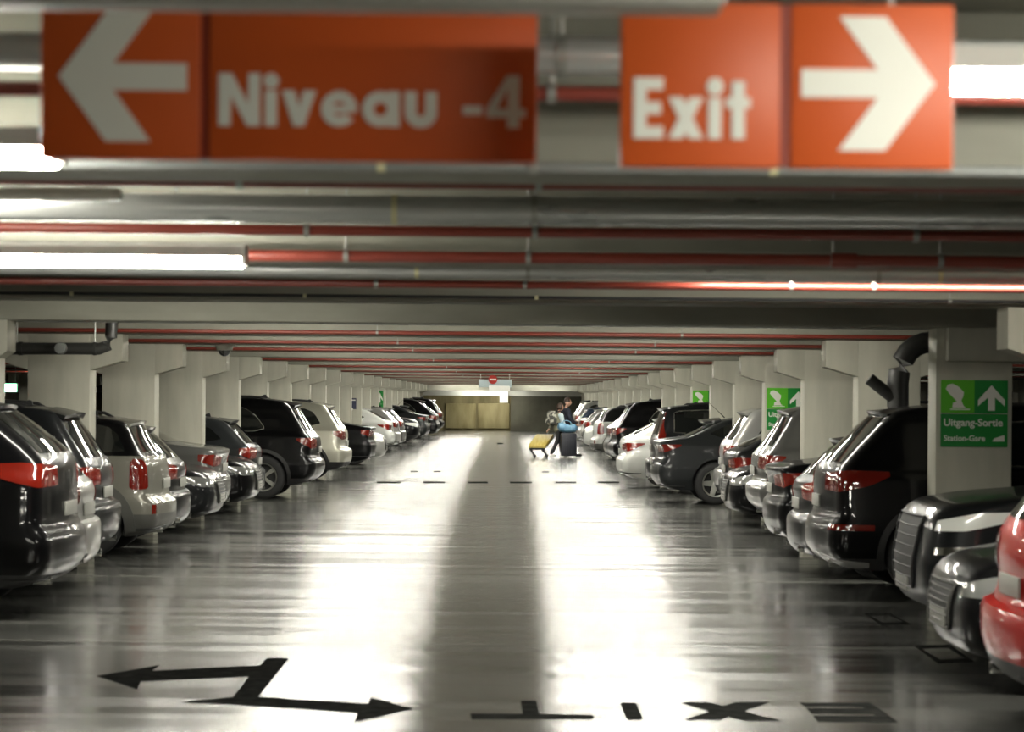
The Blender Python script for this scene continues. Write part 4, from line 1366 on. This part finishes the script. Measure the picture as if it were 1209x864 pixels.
# ------------------------------------------------------------------ people
def skin(name, verts, edges, radii, m, parent, sub=2, rootv=0):
    me = bpy.data.meshes.new(name)
    me.from_pydata([Vector(v) for v in verts], edges, [])
    o = bpy.data.objects.new(name, me); C.objects.link(o)
    md = o.modifiers.new('s', 'SKIN'); md.use_smooth_shade = True
    sd = o.modifiers.new('d', 'SUBSURF'); sd.levels = sub; sd.render_levels = sub
    if not me.skin_vertices: 
        bpy.context.view_layer.objects.active = o
    for i, r in enumerate(radii):
        me.skin_vertices[0].data[i].radius = r if isinstance(r, tuple) else (r, r)
    me.skin_vertices[0].data[rootv].use_root = True
    bpy.context.view_layer.update()
    me2 = bpy.data.meshes.new_from_object(o.evaluated_get(bpy.context.evaluated_depsgraph_get()))
    bpy.data.objects.remove(o)
    me2.materials.clear()
    return from_mesh(name, me2, m, parent, angle=80)


def person(name, loc, rz, H, J, label, top, trousers, shoes, hair, hair_long, coat_len=0.0, sleeve=None):
    """J: joint positions for arms and legs in metres of a 1.75 m figure, x = facing direction"""
    k = H / 1.75
    r = empty(name, loc, rz, label, 'person', 'the two travellers walking away with luggage')
    base = [(0, 0, .95), (0, 0, 1.10), (0.01, 0, 1.25), (.0, 0, 1.40), (.02, 0, 1.50), (.05, 0, 1.56)]
    V = list(base); E = [(i, i + 1) for i in range(5)]
    Rr = [(.10, .12), (.08, .10), (.08, .10), (.05, .05), .050, .05]
    def chain(start, pts, rad):
        p = start
        for q, rr in zip(pts, rad):
            V.append(q); Rr.append(rr); E.append((p, len(V) - 1)); p = len(V) - 1
        return p
    ends = {}
    for s, n in ((1, 'l'), (-1, 'r')):
        ends['leg' + n] = chain(0, J['leg' + n], [.085, .060, .048, .040, .030])
        ends['arm' + n] = chain(3, J['arm' + n], [.034, .030, .030, .032])
    body = skin('body', [tuple(c * k for c in v) for v in V], E, [tuple(c * k for c in q) if isinstance(q, tuple) else q * k for q in Rr], M['skin'], None)
    # head and face and fingers joined into the same body mesh
    bm = bmesh.new(); bm.from_mesh(body.data)
    h0 = Vector((.075, 0, 1.635)) * k
    t = bmesh.ops.create_uvsphere(bm, u_segments=20, v_segments=14, radius=1)
    for v in t['verts']:
        x, y, z = v.co
        jaw = 1 - .28 * max(0, -z) ** 1.5
        v.co = h0 + Vector((x * .098 * jaw + (.012 if z < -.2 and x > 0 else 0), y * .076 * jaw, z * .118)) * k
    for q, sc in (((.10, 0, -.012), (.022, .014, .024)), ((.092, 0, -.055), (.010, .026, .008)), ((.086, .03, .012), (.012, .014, .009)), ((.086, -.03, .012), (.012, .014, .009)),
                  ((0, .078, -.005), (.02, .012, .032)), ((0, -.078, -.005), (.02, .012, .032))):
        t = bmesh.ops.create_uvsphere(bm, u_segments=10, v_segments=8, radius=1)
        for v in t['verts']: v.co = h0 + (Vector(q) + Vector((v.co.x * sc[0], v.co.y * sc[1], v.co.z * sc[2]))) * k
    for n in ('l', 'r'):
        w, hnd = Vector(J['arm' + n][-2]) * k, Vector(J['arm' + n][-1]) * k
        d = (hnd - w).normalized()
        sd = d.cross(Vector((1, 0, .2))).normalized()
        cu = sd.cross(d).normalized()
        for i, (off, ln) in enumerate(((-.027, .062), (-.009, .072), (.009, .068), (.027, .055))):
            p = hnd + sd * off * k
            add_tube(bm, [p - d * .02 * k, p + d * ln * .5 * k + cu * .006 * k, p + d * ln * .8 * k + cu * .025 * k, p + d * ln * .85 * k + cu * .045 * k], [.009 * k, .0085 * k, .008 * k, .006 * k], 6)
        p = hnd - d * .035 * k + sd * -.03 * k
        add_tube(bm, [p, p - sd * .03 * k + d * .02 * k, p - sd * .035 * k + d * .05 * k + cu * .015 * k], [.011 * k, .009 * k, .007 * k], 6)
    bm.to_mesh(body.data); bm.free()
    body.data.shade_smooth()
    body.parent = r
    # clothes
    V2 = [tuple(c * k for c in v) for v in ([(0, 0, .95 - coat_len), (0, 0, .98)] + base[1:4] + [(.01, 0, 1.47)])]
    E2 = [(i, i + 1) for i in range(5)]; R2 = [(.17, .19), (.155, .175), (.14, .155), (.15, .19), (.135, .185), (.10, .11)]
    skin('jacket', V2, E2, [tuple(c * k for c in q) if isinstance(q, tuple) else q * k for q in R2], M[top], r)
    for n in ('l', 'r'):
        q4 = [Vector(q) * k for q in J['arm' + n][:3]]
        st = Vector((.0, q4[0].y * .45, q4[0].z + .005))
        skin('sleeve', [st, q4[0] + Vector((0, 0, -.03)), q4[1], q4[2]], [(0, 1), (1, 2), (2, 3)], [.105 * k, .092 * k, .072 * k, .055 * k],
             M[sleeve if sleeve and n == 'r' else top], r)
    V3 = [tuple(c * k for c in v) for v in [(0, 0, 1.0), (0, 0, .92)]]
    E3 = [(0, 1)]; R3 = [(.14, .165), (.145, .165)]
    for n in ('l', 'r'):
        p = 1
        for q, rr in zip(J['leg' + n][:4], (.10, .078, .066, .056)):
            V3.append(tuple(c * k for c in q)); R3.append(rr); E3.append((p, len(V3) - 1)); p = len(V3) - 1
    skin('trousers', V3, E3, [tuple(c * k for c in q) if isinstance(q, tuple) else q * k for q in R3], M[trousers], r)
    for n in ('l', 'r'):
        a, t_ = Vector(J['leg' + n][3]) * k, Vector(J['leg' + n][4]) * k
        b = bmesh.new()
        bmesh.ops.create_uvsphere(b, u_segments=14, v_segments=10, radius=1)
        d = t_ - a
        ang = math.atan2(d.z, d.x) if abs(d.x) > .01 else 0
        c_ = a + d * .55
        for v in b.verts:
            q = Vector((v.co.x * .15, v.co.y * .052, max(v.co.z, -.75) * .055)) * k
            q = Matrix.Rotation(-(ang + .35), 3, 'Y') @ q if ang < -.9 else q
            v.co = c_ + q
        lo = min(v.co.z for v in b.verts)
        for v in b.verts: v.co.z += max(0, .001 - lo)
        from_bm('shoe', b, M[shoes], r)
    b = bmesh.new()
    bmesh.ops.create_uvsphere(b, u_segments=20, v_segments=14, radius=1)
    dead = [v for v in b.verts if v.co.z < (-.75 if hair_long else -.15) or (v.co.x > .45 and v.co.z < .55) or (v.co.x > .62)]
    bmesh.ops.delete(b, geom=dead, context='VERTS')
    for v in b.verts:
        x, y, z = v.co
        v.co = h0 + Vector((x * .122 - (.018 if hair_long else .010), y * (.108 if hair_long else .094), z * .138 + .010)) * k
    o = from_bm('hair', b, M[hair], r)
    return r


JM = dict(legl=[(.0, .095, .88), (.03, .10, .50), (-.02, .10, .10), (-.03, .10, .07), (.12, .11, .035)],
          legr=[(.0, -.095, .88), (.16, -.10, .50), (.26, -.10, .12), (.27, -.10, .075), (.42, -.11, .045)],
          arml=[(.0, .20, 1.41), (.02, .25, 1.12), (.15, .24, .88), (.19, .235, .82)],
          armr=[(.0, -.20, 1.41), (.06, -.25, 1.13), (.26, -.22, .98), (.33, -.21, .95)])
JW = dict(legl=[(.0, .09, .86), (.14, .09, .50), (.20, .09, .11), (.21, .09, .07), (.35, .09, .035)],
          legr=[(.0, -.09, .86), (-.10, -.09, .48), (-.30, -.09, .15), (-.32, -.09, .10), (-.22, -.09, .035)],
          arml=[(.0, .18, 1.40), (-.04, .23, 1.13), (-.22, .22, .92), (-.28, .215, .88)],
          armr=[(.0, -.18, 1.40), (.03, -.24, 1.13), (.16, -.26, .95), (.21, -.26, .91)])
zp = 75.3
pm = at(667.3, 540, zp + .5)
person('person', (pm.x, pm.y, 0), math.radians(20), 1.76, JM, 'man in a navy top walking behind the black suitcase', 'navy_cloth', 'navy_cloth', 'black_cloth', 'brown_hair', False)
pw = at(659.0, 540, zp)
person('person', (pw.x, pw.y, 0), math.radians(28), 1.60, JW, 'woman in a pale olive coat with a patterned rucksack walking beside the black suitcase', 'coat_olive', 'black_cloth', 'shoe_white', 'brown_hair', True, coat_len=.16, sleeve='pale_blue')
# rucksack on the woman's back
r = empty('rucksack', (pw.x - .19, pw.y - .10, .96), math.radians(28), 'black and cream patterned rucksack on the back of the woman', 'bag')
bm = bmesh.new(); add_box(bm, (-.12, -.16, 0), (.10, .16, .42), bev=.07)
from_bm('pack_body', bm, M['pack'], r)
bm = bmesh.new(); add_box(bm, (-.17, -.12, .05), (-.11, .12, .20), bev=.025)
from_bm('front_pocket', bm, M['pack'], r)
for s in (-.11, .11):
    bm = bmesh.new(); add_tube(bm, [(.08, s, .38), (.20, s, .43), (.33, s, .36), (.36, s, .22), (.26, s * 1.15, .08), (.08, s * 1.2, .06)], .018, 6)
    from_bm('strap', bm, M['black_cloth'], r)
# black upright suitcase with telescopic handle
c = at(671, 540, zp - .35)
r = empty('suitcase', (c.x, c.y, 0), math.radians(8), 'upright black suitcase on four white wheels under the blue bag', 'suitcase')
bm = bmesh.new(); add_box(bm, (-.225, -.14, .06), (.225, .14, .74), bev=.035)
sh_ = from_bm('shell', bm, M['case_black'], r)
bm = bmesh.new()
for x in (-.15, -.075, 0, .075, .15): add_tube(bm, [(x, -.141, .12), (x, -.141, .68)], .006, 6)
from_bm('rib', bm, M['case_black'], sh_)
for x in (-.18, .18):
    for y in (-.1, .1):
        bm = bmesh.new(); add_lathe(bm, [(.018, -.015), (.032, -.012), (.032, .012), (.018, .015)], 12)
        add_box(bm, (-.015, -.012, .03), (.015, .012, .062))
        from_bm('wheel', bm, M['shoe_white'], r, loc=(x, y, .0325))
bm = bmesh.new(); add_tube(bm, [(-.12, .115, .725), (-.10, .115, .738), (.10, .115, .738), (.12, .115, .725)], .008, 8)
from_bm('handle', bm, M['conduit'], r)
# blue holdall on the suitcase
c2 = at(670, 511.2, zp - .35)
r = empty('holdall', (c2.x, c.y - .02, .752), math.radians(4), 'light blue holdall resting on the black suitcase', 'bag')
bm = bmesh.new()
N = 12
pts, rad = [], []
for i in range(N + 1):
    t = i / N
    pts.append((-.30 + .60 * t, 0, .15 - .05 * t + .02 * math.sin(t * 9)))
    rad.append(max(.02, (.15 - .045 * t) * (1 - (2 * t - 1) ** 6) ** .5 + .008 * math.sin(t * 17)))
add_tube(bm, pts, rad, 16)
for v in bm.verts: v.co.z = max(v.co.z, .002)
from_bm('bag_body', bm, M['blue_bag'], r)
bm = bmesh.new(); add_tube(bm, [(-.16, -.05, .28), (-.12, -.04, .345), (-.02, -.03, .36), (.08, -.04, .315), (.12, -.05, .23)], .014, 6)
from_bm('handle', bm, M['blue_bag'], r)
bm = bmesh.new(); add_box(bm, (-.10, -.155, .06), (.10, -.13, .19), bev=.01)
from_bm('side_pocket', bm, M['blue_bag'], r)
# yellow trolley pulled behind the woman
c = at(635.5, 540, zp - .3)
r = empty('luggage_trolley', (c.x, c.y, 0), 0, 'yellow box trolley on dark wheeled legs pulled behind the woman', 'trolley')
bm = bmesh.new()
b0, b1, t0, t1 = (-.30, 0), (.20, 0), (-.05, .75), (.46, .75)
bot = [(b0[0], b0[1], .27), (b1[0], b1[1], .27), (t1[0], t1[1], .60), (t0[0], t0[1], .60)]
top = [(x, y, z + .09) for x, y, z in bot]
vb = [bm.verts.new(p) for p in bot]; vt = [bm.verts.new(p) for p in top]
bm.faces.new(vb[::-1]); bm.faces.new(vt)
for i in range(4): bm.faces.new((vb[i], vb[(i + 1) % 4], vt[(i + 1) % 4], vt[i]))
bmesh.ops.bevel(bm, geom=list(bm.edges), offset=.015, segments=2, affect='EDGES', profile=.5)
from_bm('box', bm, M['case_yellow'], r)
bm = bmesh.new()
for x in (-.27, .17): add_tube(bm, [(x, .03, .265), (x + .28 * 1.0, .78, .585)], .022, 8)
add_tube(bm, [(-.29, .0, .262), (.19, .0, .262)], .03, 8)
from_bm('frame', bm, M['black_cloth'], r)
for x, xx in ((-.22, -.11), (.13, .25)):
    bm = bmesh.new(); add_tube(bm, [(x - .03, .05, .28), (xx, .02, .06)], [.045, .02], 8)
    lg = from_bm('leg', bm, M['black_cloth'], r)
    bm = bmesh.new(); add_lathe(bm, [(.02, -.02), (.055, -.016), (.055, .016), (.02, .02)], 16)
    from_bm('wheel', bm, M['tyre'], r, loc=(xx, .02, .056))
bm = bmesh.new(); add_tube(bm, [(.20, .76, .60), (.34, .70, .80), (.36, .66, .83)], .012, 8)
from_bm('handle', bm, M['conduit'], r)

# ------------------------------------------------------------------ world, camera, view
w = bpy.data.worlds.new('World'); bpy.context.scene.world = w
w.use_nodes = True
w.node_tree.nodes['Background'].inputs['Color'].default_value = (.9, 1, .85, 1)
w.node_tree.nodes['Background'].inputs['Strength'].default_value = 0.0

cam = bpy.data.cameras.new('camera')
co = bpy.data.objects.new('camera', cam); C.objects.link(co)
co.matrix_world = Matrix.Translation((0, 0, H0)) @ Matrix.Rotation(PI / 2, 4, 'X') @ Matrix.Rotation(ROLL, 4, 'Z')
cam.sensor_fit = 'HORIZONTAL'; cam.sensor_width = 36
cam.lens = F / 1209 * 36
cam.shift_x = (604.5 - XV) / 1209
cam.shift_y = (YV - 432) / 1209
cam.clip_start = .05; cam.clip_end = 400
cam.dof.use_dof = True
cam.dof.focus_distance = 60
cam.dof.aperture_fstop = 4.3
sc = bpy.context.scene
sc.camera = co
sc.view_settings.view_transform = 'Standard'
sc.view_settings.look = 'None'
sc.view_settings.exposure = 1.15
sc.view_settings.gamma = 1.0
sc.view_settings.use_curve_mapping = False
sc.cycles.use_denoising = True
sc.cycles.max_bounces = 8
sc.cycles.diffuse_bounces = 4
sc.cycles.sample_clamp_indirect = 8
sc.cycles.caustics_reflective = False
sc.cycles.caustics_refractive = False
